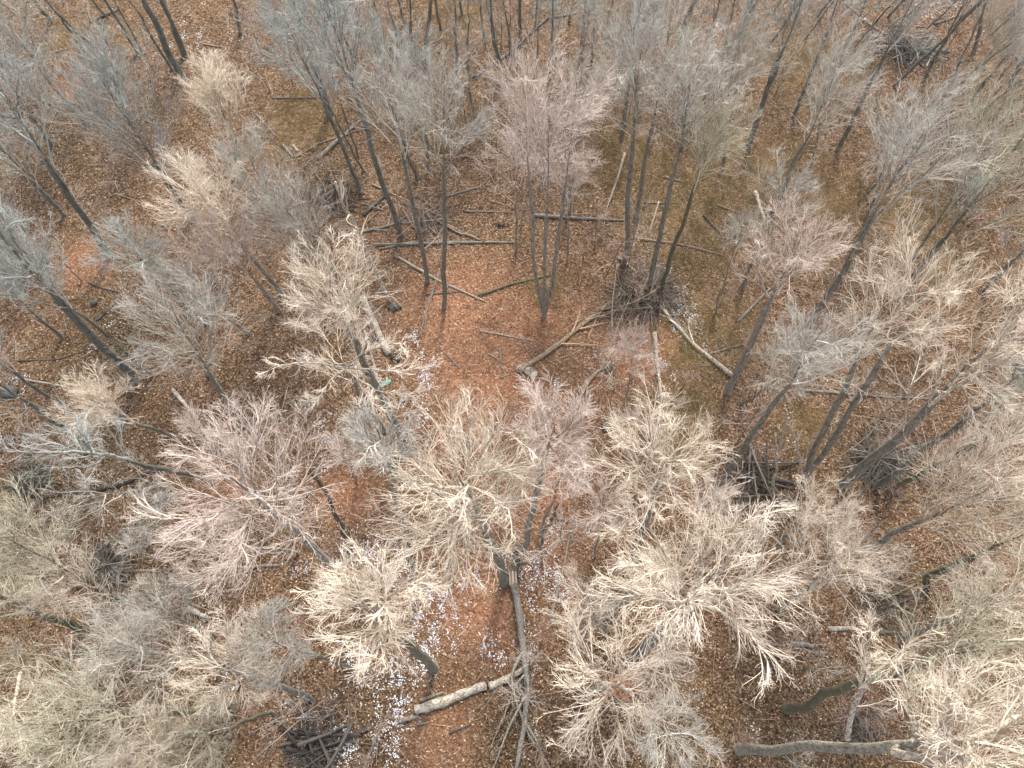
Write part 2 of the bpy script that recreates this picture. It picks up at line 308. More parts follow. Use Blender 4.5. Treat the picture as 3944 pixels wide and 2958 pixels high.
# ------------------------------------------------------------------ standing trees
TW = {'w': (0.70, 0.615, 0.505), 'p': (0.58, 0.49, 0.43), 'g': (0.46, 0.435, 0.385), 'b': (0.38, 0.39, 0.36), 'y': (0.48, 0.445, 0.34)}
TR = {'w': (0.25, 0.235, 0.20), 'p': (0.31, 0.29, 0.26), 'g': (0.235, 0.225, 0.19), 'b': (0.175, 0.18, 0.158), 'y': (0.155, 0.145, 0.105)}
def solve(bx, by, cx, cy):
    b = ground(bx, by); d = ray(cx, cy); t = (b[0] * d[0] + b[1] * d[1]) / (d[0] ** 2 + d[1] ** 2)
    z = float(np.clip(H + t * d[2], 7.0, 26.0)); c = at(cx, cy, z); return b, c
def make_tree(row, seed):
    bx, by, cx, cy, Rp, tr, tone, label = row[:8]; op = row[8] if len(row) > 8 else {}
    r = np.random.default_rng(seed); dens = op.get('d', 1.0); limbs_sep = op.get('hero', False)
    b, c = solve(bx, by, cx, cy)
    dep = (c[2] - H) / ray(cx, cy)[2]; R = Rp * dep / F * (1.2 if by > 1700 else 1.1); bdep = depth(bx, by); r0 = tr * bdep / F * (.72 if by > 1700 else .6)
    side_ = math.hypot(bx - 1972, by - 2748) > 1050; V_ = R * op.get('v', 1.15 if not side_ else (1.2 if by > 1000 else 1.25)); crook = op.get('crook', 1) ** .5; far = bdep > 62; root = empty(op.get('name', 'bare_tree'), b, label, op.get('cat', 'tree'), op.get('g'))
    c = c - b                                     # local space
    fork = c * max(0.35, 1 - V_ * 1.15 / max(c[2], 1)); fork[2] = max(fork[2], c[2] * 0.35)
    # main stems
    ns = op.get('stems', 1); parts = []; stems = []; K = 14
    for s in range(ns):
        t = np.linspace(0, 1, K)[:, None]; tip = c + np.array([0, 0, V_ * .45])
        if ns > 1:
            aa = 2 * math.pi * s / ns + 0.5; off = np.array([math.cos(aa), math.sin(aa), 0]); tip = tip + off * R * .18
            side = off * (0.55 * np.minimum(t * 5, 1) + 0.2 * t)
        else: side = 0
        wob = np.cumsum(r.normal(0, .035 + 0.02 * crook, (K, 3)), 0) * np.array([1, 1, .2]); wob -= wob[0]
        wob = wob - t * wob[-1]; line = t * tip[None] + side + wob * (.9 * crook)
        ta = np.linspace(0, 1, K); rr = r0 * (1 - 0.42 * ta) * (0.95 if ns > 1 else 1); kf = ta > fork[2] / tip[2]
        rr = np.where(kf, r0 * .55 * (1.25 - ta), rr); rr[0] *= 1.9; rr[-1] = 0.02
        line[0, 2] -= 0.25
        line = np.insert(line, 1, line[0] * .85 + line[1] * .15 + np.array([0, 0, .12]), 0); rr = np.insert(rr, 1, rr[1] * 1.08)
        stems.append((line, rr)); parts.append(tubes(line[None], rr[None], 10, False, .045, r))
    V, Q = join(parts)
    mossy = {'m': M_moss, 'l': M_lmoss}.get(op.get('m'), M_bark)
    link('trunk', mesh_np('trunk', V, Q), mossy, root, op.get('tc', TR[tone]))
    # limbs
    n1 = op.get('n1', max(6, int(13 * dens))); st, tg = [], []
    f0 = fork[2] / (c[2] + V_ * .45); az0 = r.uniform(0, 6.28)
    for i in range(n1):
        line, rr = stems[i % ns]; u = f0 + (0.97 - f0) * ((i + r.uniform(0, .6)) / n1) ** 1.0; x = u * (len(line) - 1); k = min(int(x), len(line) - 2)
        s0 = line[k] * (1 - (x - k)) + line[k + 1] * (x - k); az = az0 + i * 2.4 + r.normal(0, .25)
        el = math.radians((r.uniform(5, 62) if side_ else r.uniform(-8, 48)) + 28 * (u - f0) / (1 - f0)); q = r.uniform(.58, .95)
        e = c + np.array([math.cos(az) * math.cos(el) * R * q, math.sin(az) * math.cos(el) * R * q, math.sin(el) * V_ * q])
        if ns > 1: e = e + (line[-1] - c) * .4 * np.array([1, 1, 0])
        st.append(s0); tg.append(e)
    st, tg = np.array(st), np.array(tg); K1 = 9; t = np.linspace(0, 1, K1)[None, :, None]
    mid = (st + tg) / 2 + r.normal(0, .13, st.shape) * R + np.array([0, 0, 1.0]) * R * op.get('arc', .04)
    L1 = (1 - t) ** 2 * st[:, None] + 2 * t * (1 - t) * mid[:, None] + t ** 2 * tg[:, None]
    wob = np.cumsum(r.normal(0, .022 * R * crook, L1.shape), 1); wob -= wob[:, :1]; L1 = L1 + wob * .7
    lr = r0 * .72 * op.get('lr', .34) * r.uniform(.7, 1.1, n1)[:, None] * np.linspace(1, .25, K1)[None]; lr = np.clip(lr, .011, .13)
    tx = op.get('tw', 1.0)
    wk = crook
    A2, R2 = spawn(L1, lr, op.get('n2', max(7, int(10 * dens))), r, .15, 1.0, (16, 40), .56, 7, .0145 * tx, .0075 * tx, .06 * wk, op.get('trop', .03))
    A3, R3 = spawn(A2, R2, 5 if far else 7, r, .12, 1.0, (16, 40), .56, 5, .0082 * tx, .0048 * tx, .08 * wk, .03, .32)
    A4, R4 = spawn(A3, R3, 3, r, .1, 1.0, (15, 36), .68, 3, .0052 * tx, .0032 * tx, .13 * wk, .03, .24)
    ell = np.array([R, R, V_]) * 1.0
    ax_ = norm(c) if side_ else np.array([0, 0, 1.0])
    def tame(P):                                  # twig ends stay close to the crown's outline
        q = P - c; sc = np.sqrt(((q / ell) ** 2).sum(-1, keepdims=True)); k = np.where(sc > .9, (.9 + (sc - .9) * .68) / np.maximum(sc, 1e-6), 1)
        return c + q * k
    L1s = L1
    if ns == 1: L1, A2, A3, A4 = tame(L1), tame(A2), tame(A3), tame(A4)
    xtra = []
    for pth, zs, wp in op.get('xl', []):
        pts = np.array([at(px, py, z) for (px, py), z in zip(pth, zs)]) - b; n_ = 5 * len(pth); sx = np.linspace(0, len(pth) - 1, n_)
        ln = np.stack([np.interp(sx, np.arange(len(pth)), pts[:, k]) for k in range(3)], -1); ln[1:-1] = (ln[:-2] + ln[1:-1] + ln[2:]) / 3
        ln += np.cumsum(r.normal(0, .02, ln.shape), 0); rr = wp / 2 * (H - zs[0]) / F * np.linspace(1, .3, n_)
        V, Q = tubes(ln[None], rr[None], 8); link('limb', mesh_np('limb', V, Q), M_bark, root, tuple(np.array(TW[tone]) * .8))
        B2, S2 = spawn(ln[None], rr[None], 14, r, .2, 1, (22, 55), .26, 7, .016, .008, .09, .02, .6); B3, S3 = spawn(B2, S2, 6, r, .12, 1, (18, 46), .5, 5, .009, .0055, .1, .02, .25); B4, S4 = spawn(B3, S3, 3, r, .1, 1, (18, 42), .6, 3, .006, .004, .13, .02, .15)
        xtra += [tubes(B2, S2, 4), tubes(B3, S3, 3), tubes(B4, S4, 3)]
    if limbs_sep:
        for i in range(n1):
            V, Q = tubes(L1[i:i + 1], lr[i:i + 1], 7); link('limb', mesh_np('limb', V, Q), M_bark, root, tuple(np.array(TW[tone]) * .86))
        V, Q = join([tubes(A2, R2, 4), tubes(A3, R3, 3), tubes(A4, R4, 3)] + xtra)
    else: V, Q = join([tubes(L1, lr, 6), tubes(A2, R2, 4), tubes(A3, R3, 3), tubes(A4, R4, 3)] + xtra)
    tc = np.array(TW[tone]) * r.uniform(.9, 1.06)
    link('crown', mesh_np('crown', V, Q), M_twig, root, tuple(tc))
    return root
#  base px, crown px, crown radius px, trunk half width px, tone, label, options
hero = dict(hero=True)
T = [
 (1944, 2241, 1780, 1900, 345, 25, 'w', 'largest pale crown at the centre, on a smooth grey trunk beside the snapped tree', dict(hero=True, n1=15, d=1.12, tw=1.05, lr=.42, xl=[([(1790, 1960), (1740, 2080), (1730, 2200), (1705, 2300)], [15, 15.2, 15.2, 15], 15), ([(1800, 1940), (1700, 2020), (1600, 2120), (1500, 2170)], [15, 15.5, 15.5, 15.5], 13), ([(1800, 1960), (1840, 2060), (1900, 2120), (1990, 2100)], [15, 15, 15, 15.2], 12), ([(1780, 1930), (1650, 1930), (1520, 1960)], [15, 16, 16.5], 12)])),
 (2000, 2160, 2130, 1680, 190, 16, 'p', 'slender tree with pinkish crown behind the largest central crown, rising over the snapped trunk', dict(d=.95, v=.95)),
 (2440, 2150, 2520, 1800, 265, 19, 'w', 'bright cream crown right of centre, standing clear above red leaves', dict(hero=True, n1=14, d=1.05, tw=1.05, lr=.42)),
 (2410, 2570, 2690, 2250, 370, 30, 'w', 'broadest cream crown in the lower right centre with thick spreading limbs', dict(hero=True, n1=16, d=1.15, tw=1.05, lr=.42)),
 (2230, 2690, 2370, 2640, 285, 22, 'w', 'pinkish crown near the bottom holding a clump of orange leaves', dict(hero=True, n1=12, v=.9, lr=.4, tw=1.15)),
 (2346, 2360, 2480, 2210, 120, 21, 'w', 'small tree with curved grey trunk bending up under the broadest cream crown', dict(crook=2.2, d=.7)),
 (2320, 2440, 2240, 2310, 130, 10, 'w', 'small sparse pale crown between the long dead pole and the broadest cream crown', dict(d=.75)),
 (1667, 2570, 1430, 2330, 240, 24, 'w', 'round star-shaped cream crown with mossy trunk foot above the snow streaks', dict(hero=True, n1=14, m='m', d=1.05, lr=.36)),
 (1415, 2285, 960, 1900, 320, 22, 'p', 'wide pale crown left of centre, its dark trunk slanting down towards the snow', dict(hero=True, n1=14, d=1.15)),
 (1610, 2275, 1470, 1690, 150, 15, 'g', 'slim dark trunk with a small greyish crown left of the largest central crown', dict(d=.8)),
 (1560, 1710, 1290, 1140, 205, 20, 'w', 'tree with bright twisted twigs above the broken snowy log', dict(hero=True, n1=12, crook=1.8, m='l')),
 (1480, 1660, 1325, 1410, 270, 16, 'w', 'open tree with long bare limbs radiating over the clearing left of the snow streak', dict(hero=True, n1=7, d=.7, v=.5, n2=7, xl=[([(1330, 1415), (1480, 1425), (1580, 1420), (1680, 1410)], [14, 14.5, 14.5, 14.8], 11), ([(1330, 1415), (1240, 1405), (1120, 1400), (1010, 1440)], [14, 14.5, 14.5, 14.8], 11), ([(1325, 1420), (1270, 1470), (1240, 1540), (1200, 1560)], [14, 15, 15, 14.5], 10), ([(1330, 1410), (1420, 1350), (1520, 1320), (1570, 1330)], [14, 15, 15.5, 15.5], 9), ([(1330, 1425), (1440, 1500), (1520, 1515), (1640, 1500)], [14, 14, 13.5, 13.5], 9), ([(1370, 1440), (1440, 1550), (1480, 1565)], [12, 11, 11], 9)])),
 (935, 1650, 730, 1270, 255, 20, 'g', 'grey-twigged tree with a dark curved trunk in the left middle', dict(hero=True, n1=12)),
 (660, 1680, 395, 1575, 155, 13, 'w', 'small warm fan-shaped crown at the far left middle', dict(d=1.0)),
 (1000, 1900, 800, 1690, 120, 9, 'p', 'low reddish twiggy tree above the wide pale crown at left', dict(d=.8)),
 (525, 1468, 60, 960, 190, 30, 'b', 'thick slanting blue-grey trunk at the left middle', dict(d=.9, stems=1)),
 (590, 1446, 150, 1080, 150, 11, 'b', 'thin moss-yellow trunk slanting right beside the thick blue-grey trunk', dict(m='m', d=.8)),
 (340, 1715, -60, 1430, 200, 19, 'b', 'smooth grey trunk slanting off the left edge below the pale stick', dict(d=.9)),
 (245, 1560, -60, 1350, 130, 12, 'b', 'dark thin trunk above the smooth grey trunk on the left edge', dict(d=.7)),
 (814, 1850, 300, 1750, 190, 14, 'b', 'blue-grey leaning tree whose long limb reaches left above the dark fallen log', dict(d=.5, crook=2, n1=5, xl=[([(500, 1770), (422, 1752), (300, 1745), (110, 1750), (0, 1735)], [12, 13, 14, 15.5, 16.5], 17), ([(355, 1750), (350, 1705), (300, 1660)], [14, 15, 16], 8)])),
 (657, 1880, 330, 1960, 140, 15, 'g', 'short dark leaning trunk crossing the dark fallen log at left', dict(d=.5, crook=2, n1=6)),
 (422, 990, 60, 400, 210, 22, 'b', 'tall slanting dark trunk in the upper left with crown at the left edge', dict(d=.9)),
 (250, 830, -20, 560, 170, 15, 'b', 'dark leaning trunk left of the tall slanting trunk in the upper left', dict(d=.8)),
 (120, 1000, -90, 720, 150, 16, 'b', 'bluish crown on the left edge above the thick blue-grey trunk', dict(d=.8)),
 (741, 856, 470, 430, 250, 17, 'b', 'large blue-grey fan-shaped crown in the upper left', dict(hero=True, n1=17, d=1.2, v=1.25, trop=.1)),
 (985, 760, 850, 395, 170, 14, 'w', 'dazzling pale crown with twisted twigs right of the blue-grey fan crown', dict(hero=True, n1=14, d=1.2, crook=2, tw=1.055, v=1.0)),
 (1180, 1010, 1000, 690, 170, 12, 'g', 'upright grey fan of twigs below the dazzling pale crown', dict(d=.95, v=1.4)),
 (1090, 1130, 780, 770, 190, 14, 'w', 'spreading cream fan crown under the blue-grey fan crown', dict(d=1.0)),
 (1330, 1120, 1130, 880, 210, 16, 'g', 'dense tangled crown left of the pale dead snag', dict(hero=True, d=1.1)),
 (1080, 1200, 860, 960, 170, 13, 'p', 'fuzzy brownish crown below the spreading cream fan crown', dict(d=1.0)),
 (800, 1250, 530, 990, 170, 15, 'b', 'grey upright crown right of the rust-coloured ground patch at left', dict(d=.95)),
 (960, 1290, 700, 1120, 140, 11, 'g', 'short grey crown between the rust patch and the tangled crown', dict(d=.85)),
 (711, 214, 560, -160, 190, 21, 'b', 'grey trunk with mossy flared foot near the top left', dict(m='l')),
 (702, 301, 430, -260, 190, 21, 'b', 'long dark straight trunk reaching the dazzling pale crown from the top edge'),
 (663, 268, 440, -80, 90, 9, 'b', 'thin dark stem just left of the long dark straight trunk', dict(d=.6)),
 (533, 208, 290, -180, 120, 11, 'b', 'dark slim trunk at top left, the thicker of a close pair', dict(d=.6)),
 (547, 203, 400, -70, 80, 6, 'b', 'dark slim stem at top left, the thinner of a close pair', dict(d=.6)),
 (925, 124, 850, -220, 130, 11, 'g', 'pale grey trunk with tufted foot at the top between two clearings', dict(d=.8)),
 (328, 195, 150, -60, 130, 8, 'b', 'thin crooked dark stem at the top left corner', dict(d=.8, crook=2)),
 (199, 80, 40, -80, 120, 11, 'b', 'short dark trunk in the top left corner', dict(d=.8)),
 (330, 480, 90, 180, 190, 12, 'g', 'yellowish-grey tangled crown filling the top left corner', dict(d=.95, crook=1.8)),
 (200, 560, -10, 260, 180, 12, 'b', 'bluish crown at the left edge under the top left corner', dict(d=.95)),
 (240, 1300, 20, 1090, 150, 10, 'b', 'low bluish crown on the left edge over bare brown leaves', dict(d=.8)),
 (1547, 910, 1290, 110, 240, 17, 'b', 'tall grey trunk with feathery crown, its foot by the long log at the centre top', dict(hero=True, d=1.0)),
 (1393, 746, 1140, 190, 190, 13, 'b', 'slim tall trunk right of the grassy clearing, ending near the pale dead snag', dict()),
 (1272, 443, 1110, -20, 230, 22, 'b', 'stout grey trunk with flared foot at the edge of the grassy clearing', dict()),
 (1402, 664, 1230, 330, 110, 8, 'b', 'thinner trunk of a close pair right of the leaning log', dict(d=.7)),
 (1382, 610, 1290, 300, 90, 7, 'b', 'thin dark trunk touching the top of the leaning log', dict(d=.6)),
 (1607, 693, 1450, 230, 170, 12, 'b', 'dark trunk ending on reddish leaves behind the two centre-left trunks', dict(d=.8)),
 (1649, 647, 1610, 250, 150, 10, 'b', 'short-looking dark trunk behind the left of the two clear centre trunks', dict(d=.8)),
 (1646, 1085, 1510, 420, 190, 15, 'g', 'left of the two clear straight trunks left of centre', dict(d=.9)),
 (1709, 1187, 1720, 460, 215, 15, 'g', 'right of the two clear straight trunks left of centre, with mossy foot', dict(hero=True, m='l')),
 (1637, 200, 1700, -200, 150, 13, 'b', 'dark curved trunk near the top left of centre', dict(d=.7)),
 (1761, 338, 1730, -120, 160, 10, 'b', 'thin dark trunk rising to the top edge left of centre', dict(d=.8)),
 (1809, 297, 1810, -60, 140, 9, 'b', 'thin bent trunk right of the thin dark trunk near the top centre', dict(d=.7, crook=2)),
 (1929, 320, 1850, -140, 190, 15, 'b', 'stout dark trunk bent at the foot near the top centre', dict(crook=1.8)),
 (1589, 243, 1590, -150, 160, 12, 'b', 'dark trunk among grey twigs near the top, left of centre', dict(d=.8)),
 (1535, 197, 1450, -120, 150, 9, 'b', 'leaning dark stem at the top left of centre', dict(d=.7)),
 (1975, 284, 1930, -60, 130, 10, 'b', 'straight dark stem just right of the stout bent trunk near the top centre', dict(d=.7)),
 (2096, 1214, 2110, 480, 255, 13, 'p', 'clump of three pale stems joined at one foot, with a wide lilac crown', dict(hero=True, stems=3, n1=18, d=1.1, tw=1.05, name='three_stemmed_tree')),
 (2185, 1010, 2180, 700, 150, 7, 'p', 'drooping pale crown in front of the three-stemmed clump', dict(d=.9, trop=-.08)),
 (1990, 960, 1990, 640, 150, 7, 'p', 'curving fine-twigged crown left of the three-stemmed clump', dict(d=.85, trop=-.03)),
 (2192, 816, 2240, 400, 170, 14, 'g', 'grey trunk behind the three-stemmed clump ending on the long grey log', dict(d=.8)),
 (2105, 610, 2117, -60, 190, 17, 'b', 'tallest straight trunk rising to the top edge at the centre', dict(d=.6, n1=7)),
 (2002, 182, 2005, -220, 150, 11, 'b', 'dark trunk touching the top edge above the slanting log', dict(d=.7)),
 (2243, 230, 2260, -120, 150, 11, 'b', 'left of two dark stems at the top, right of the tallest straight trunk', dict(d=.8)),
 (2278, 243, 2310, -60, 140, 10, 'b', 'right of two dark stems at the top, right of the tallest straight trunk', dict(d=.8)),
 (2230, 330, 2260, 110, 140, 8, 'g', 'fine-twigged grey crown near the top right of the tallest straight trunk', dict(d=.9)),
 (2440, 262, 2470, -160, 160, 13, 'b', 'dark trunk at the top, above the twin-stemmed trees right of centre', dict(d=.7)),
 (2394, 522, 2450, 120, 190, 13, 'b', 'dark trunk behind the upright trees right of centre', dict(d=.9)),
 (2403, 1015, 2450, 300, 240, 17, 'g', 'tall upright trunk right of the three-stemmed clump, standing at the head of the brush', dict(hero=True)),
 (2452, 832, 2560, 180, 210, 14, 'g', 'trunk crossing behind the tall upright trunk right of centre', dict(d=.9)),
 (2502, 1112, 2640, 390, 220, 16, 'g', 'left of two trunks standing in the dark brush pile right of centre', dict(hero=True)),
 (2548, 1112, 2730, 560, 180, 14, 'y', 'mossy yellow-green trunk, right of two standing in the brush pile', dict(m='m')),
 (2780, 653, 2830, 290, 150, 11, 'g', 'narrow pale crown over golden grass at upper right', dict(v=1.6)),
 (2861, 1112, 3010, 740, 150, 12, 'g', 'short grey trunk right of the snow patch by the brush pile', dict(d=.75)),
 (2748, 1220, 2850, 900, 90, 6, 'g', 'thin crooked young tree on mossy ground right of the snow patch', dict(d=.6, crook=2)),
 (2713, 231, 2790, -100, 150, 11, 'b', 'dark trunk near the top edge, left of three slanting ones', dict(d=.7)),
 (2816, 261, 2930, -120, 160, 12, 'b', 'dark slanting trunk near the top edge, middle of three', dict(d=.7)),
 (2792, 183, 2850, -120, 150, 9, 'b', 'thin dark stem behind the slanting trunks near the top edge', dict(d=.7)),
 (2880, 565, 3090, -30, 170, 17, 'b', 'long dark slanting trunk over gold grass, upper right', dict(d=.7)),
 (2905, 500, 3040, 60, 130, 10, 'b', 'thinner trunk alongside the long dark slanting trunk, upper right', dict(d=.6)),
 (3055, 453, 3240, -60, 180, 12, 'b', 'forked slim trunk over reddish leaves near the top right', dict(d=.7)),
 (3217, 285, 3370, -100, 150, 13, 'b', 'brown straight trunk near the top right with a log behind', dict(d=.7)),
 (3223, 587, 3520, -10, 160, 14, 'b', 'long mossy dark trunk slanting to the top right', dict(m='l', d=.8)),
 (2946, 870, 3190, 330, 190, 12, 'g', 'slim trunk with lichen-grey crown, upper right', dict(crook=1.5)),
 (3115, 1255, 3480, 620, 240, 21, 'g', 'thick dark trunk with a bend and an open twisted crown at upper right', dict(hero=True, crook=2.0, d=.95)),
 (3330, 860, 3420, 560, 140, 9, 'g', 'twisty silver crown left of the pale dead stem at upper right', dict(d=.8, crook=2)),
 (3330, 760, 3620, 430, 160, 10, 'g', 'open silver crown between dark stems at upper right', dict(d=.8, crook=2)),
 (3560, 312, 3730, -60, 140, 11, 'b', 'dark slender trunk by the snow at the top right', dict(d=.6)),
 (3615, 423, 3800, -20, 150, 11, 'b', 'dark crooked trunk right of the slender one by the top right snow', dict(d=.7)),
 (3755, 205, 3790, -150, 140, 13, 'g', 'pale grey trunk touching the top edge at the right', dict(d=.7)),
 (3742, 394, 4010, 60, 160, 11, 'b', 'thin dark tree slanting to the top right corner', dict(d=.7)),
 (3890, 320, 4060, 20, 150, 16, 'b', 'dark trunk at the right edge under the top right corner', dict(d=.7)),
 (3640, 420, 3870, 200, 170, 8, 'g', 'hazy grey crown in the top right corner', dict(d=.9)),
 (3513, 1078, 3860, 620, 290, 21, 'y', 'great swept fan of straight yellowish twigs at the right edge', dict(hero=True, n1=16, v=1.7, d=1.15, trop=.1)),
 (3480, 1060, 3700, 700, 130, 10, 'b', 'thin dark trunk just left of the great swept fan tree', dict(d=.6)),
 (3785, 1132, 4000, 880, 160, 14, 'b', 'dark leaning trunk at the right edge over gold ground', dict(d=.7)),
 (2804, 1512, 3040, 990, 190, 22, 'p', 'pinkish upright crown on a blue-grey trunk at the end of the long pale log', dict(hero=True, v=1.3)),
 (2850, 1560, 3060, 1420, 190, 12, 'g', 'dense grey crown right of the long pale log', dict(d=1.0)),
 (3103, 1838, 3440, 1180, 210, 17, 'w', 'pale crown on paired slanting trunks right of the dead poles', dict(hero=True, stems=2)),
 (2770, 1870, 3120, 1330, 190, 16, 'g', 'double slender trunk rising from red leaves right of the bright cream crown', dict(d=.85)),
 (3241, 1868, 3830, 1280, 260, 24, 'w', 'stout forked tree with pale limbs reaching the right edge', dict(hero=True, n1=8, crook=1.8, lr=.5, xl=[([(3585, 1560), (3700, 1475), (3820, 1420), (3944, 1340)], [13.5, 15, 16.5, 18], 18), ([(3700, 1480), (3740, 1540), (3745, 1620), (3765, 1640)], [15, 15, 14.5, 14.5], 8), ([(3580, 1565), (3620, 1440), (3640, 1390)], [13.5, 15, 16], 12), ([(3480, 1660), (3500, 1550), (3540, 1400), (3620, 1250), (3630, 1120)], [11, 12.5, 14, 16, 17], 9), ([(3760, 1455), (3830, 1500), (3880, 1560)], [15.5, 15.5, 15.5], 9)])),
 (3370, 1872, 3900, 1450, 170, 16, 'b', 'dark trunk just right of the stout forked tree', dict(d=.7)),
 (3415, 1892, 3960, 1600, 200, 14, 'y', 'moss-green trunk, lowest of the slanting group at the right', dict(m='m', d=.8)),
 (3290, 2150, 3760, 1880, 280, 17, 'w', 'long combed fan of pale twigs below the slanting group at the right', dict(hero=True, n1=14, d=1.1, v=1.5)),
 (3570, 2222, 3950, 2040, 190, 19, 'y', 'yellow mossy trunk at the right edge above the dark hollow', dict(m='m', d=.9)),
 (3000, 2346, 3190, 2170, 235, 17, 'w', 'cream fan crown right of the broadest cream crown', dict(hero=True, n1=12)),
 (3030, 2730, 3680, 2520, 300, 24, 'y', 'crooked mossy trunk at lower right below the two short logs', dict(hero=True, n1=12, m='m', crook=2.2)),
 (2845, 2885, 3720, 2870, 330, 25, 'w', 'thick smooth pale trunk lying almost level across the bottom right corner', dict(hero=True, n1=13, crook=1.2, lr=.5, tw=1.1, tc=(.33, .315, .26), xl=[([(3262, 2850), (3280, 2720), (3318, 2650), (3400, 2550), (3560, 2420)], [13.2, 14.2, 15, 16, 17.5], 20), ([(3318, 2650), (3335, 2560), (3358, 2450), (3340, 2410)], [15, 15.5, 16.2, 17], 13), ([(3440, 2885), (3500, 2862), (3700, 2850), (3940, 2790)], [16.5, 17, 18.5, 20], 22), ([(3440, 2890), (3600, 2920), (3800, 2925), (3960, 2950)], [16.5, 18, 19.5, 20.5], 30)])),
 (3470, 2460, 3840, 2300, 210, 13, 'w', 'pale crown over the dark hollow at the right edge', dict(d=.9)),
 (310, 2427, -60, 2300, 210, 22, 'y', 'thick curved trunk running off the left edge near the bottom', dict(m='m', crook=2)),
 (560, 2392, 110, 2100, 240, 16, 'y', 'mossy trunk slanting up left to a pale crown on the left edge', dict(hero=True, m='m')),
 (600, 2340, 280, 2230, 180, 12, 'w', 'flat pale crown on the left below the long log', dict(d=.9)),
 (450, 2492, 40, 2610, 170, 13, 'y', 'moss-yellow trunk entering from the left edge near the bottom', dict(m='m', d=.7)),
 (820, 2440, 640, 2350, 190, 13, 'g', 'dense grey crown behind the broken yellow log', dict()),
 (860, 2560, 530, 2520, 230, 15, 'g', 'hazy reddish-grey crown in the lower left', dict()),
 (1190, 2690, 880, 2580, 190, 17, 'w', 'star-shaped pale crown at lower left on a short dark trunk', dict(hero=True, n1=12)),
 (1345, 2570, 1080, 2480, 150, 10, 'g', 'fine-twigged grey crown left of the snow streaks', dict(d=.9)),
 (900, 2712, 330, 2790, 260, 16, 'y', 'yellowish combed fan crown in the bottom left corner', dict(hero=True, n1=14, m='m', v=1.5, d=1.1)),
 (1060, 2745, 770, 2840, 180, 12, 'y', 'small mossy-limbed crown at the bottom left of centre', dict(m='m')),
 (900, 2790, 560, 2900, 180, 12, 'w', 'pale crown cut by the bottom edge at the left', dict()),
 (420, 2700, 60, 2760, 170, 10, 'w', 'long hanging pale limbs at the left edge near the bottom', dict(d=.45, n1=5, crook=2, xl=[([(75, 2590), (45, 2700), (45, 2770), (75, 2850), (90, 2930)], [15, 15.2, 15.4, 15.5, 15.5], 12), ([(45, 2760), (0, 2810), (-40, 2850)], [15.4, 15.6, 16], 9)])),
 (1150, 2130, 830, 2110, 170, 10, 'p', 'low fine-twigged crown under the wide pale crown at left', dict(d=.85)),
 (2500, 2800, 2560, 2830, 190, 10, 'g', 'lilac-grey crown at the bottom right of the crown with orange leaves', dict(v=.8)),
 (2290, 2145, 2320, 1960, 110, 7, 'p', 'thin young tree between the largest central crown and the bright cream crown', dict(d=.7)),
 (2080, 2090, 2170, 1800, 110, 7, 'p', 'slanting young tree right of the snapped trunk', dict(d=.6)),
 (2400, 1560, 2440, 1360, 110, 6, 'p', 'reddish young tree between the two pale logs right of centre', dict(d=.8)),
 (2420, 1800, 2440, 1640, 90, 5, 'p', 'small young tree just above the bright cream crown', dict(d=.6)),
 (2650, 2100, 2730, 1950, 110, 8, 'p', 'small pinkish tree between the bright cream crown and the broadest cream crown', dict(d=.7)),
 (2990, 2100, 3130, 1990, 150, 10, 'w', 'low pale tree under the foot of the paired slanting trunks', dict(d=.8)),
 (620, 2130, 560, 2100, 100, 6, 'g', 'little grey tree over the dark ground right of the left edge pale crown', dict(d=.6)),
 (700, 2000, 620, 1960, 110, 7, 'g', 'small grey crown below the short dark leaning trunk', dict(d=.7)),
 (1370, 1850, 1330, 1760, 110, 7, 'p', 'small tree over the rust patch left of centre', dict(d=.6)),
]
for i, row in enumerate(T): make_tree(row, 100 + i)
FAR = [(60, 60), (150, 230), (420, 70), (480, 300), (1130, 60), (1350, 100), (1400, 330), (1460, 60), (1560, 90), (1700, 120), (1780, 60), (1870, 190), (2060, 110), (2140, 260), (2190, 90), (2330, 150), (2370, 330), (2510, 90), (2560, 300), (2610, 170), (2650, 60), (2700, 420), (2860, 90), (2960, 180), (2980, 40), (3100, 150), (3150, 60), (3290, 180), (3420, 60), (3440, 330), (3560, 120), (3680, 90), (3700, 320), (3820, 130), (3880, 60), (3910, 480), (3620, 560), (2060, 420), (1830, 520), (2620, 560)]
rf = random.Random(8)
for i, (x, y) in enumerate(FAR):
    k = rf.uniform(.5, .8); make_tree((x, y, 1972 + (x - 1972) * (1 + .45 * k), y - (2748 - y) * .23 * k * 1.0 - 30, rf.uniform(80, 125), rf.uniform(6, 10), rf.choice('bbg'), 'slender grey tree in the crowded far stand towards the top edge', dict(d=.6, g='slender trees of the far stand', n1=7)), 700 + i)

# saplings: copies of a few small leafless ones
def sapling_proto(seed, h, color):
    r = np.random.default_rng(seed)
    root = empty('sapling', (0, 0, 0), 'thin leafless sapling with fine reddish twigs standing in the leaf litter', 'sapling', 'saplings of the undergrowth')
    st = grow(np.zeros((1, 3)), np.array([[r.normal(0, .08), r.normal(0, .08), 1]]), np.array([h]), 9, r, .05); sr = np.linspace(.03, .008, 9)[None]
    V, Q = tubes(st, sr, 6); link('stem', mesh_np('stem', V, Q), M_bark, root, (0.19, .165, .14))
    A, R_ = spawn(st, sr, 12, r, .2, 1, (35, 65), .42, 6, .012, .006, .12, .06)
    B, RB = spawn(A, R_, 6, r, .15, 1, (28, 58), .5, 4, .008, .005, .15, .03, .2); C_, RC = spawn(B, RB, 3, r, .2, 1, (25, 55), .5, 3, .006, .004, .2, 0, .12)
    V, Q = join([tubes(A, R_, 4), tubes(B, RB, 3), tubes(C_, RC, 3)]); link('crown', mesh_np('crown', V, Q), M_twig, root, color)
    return root
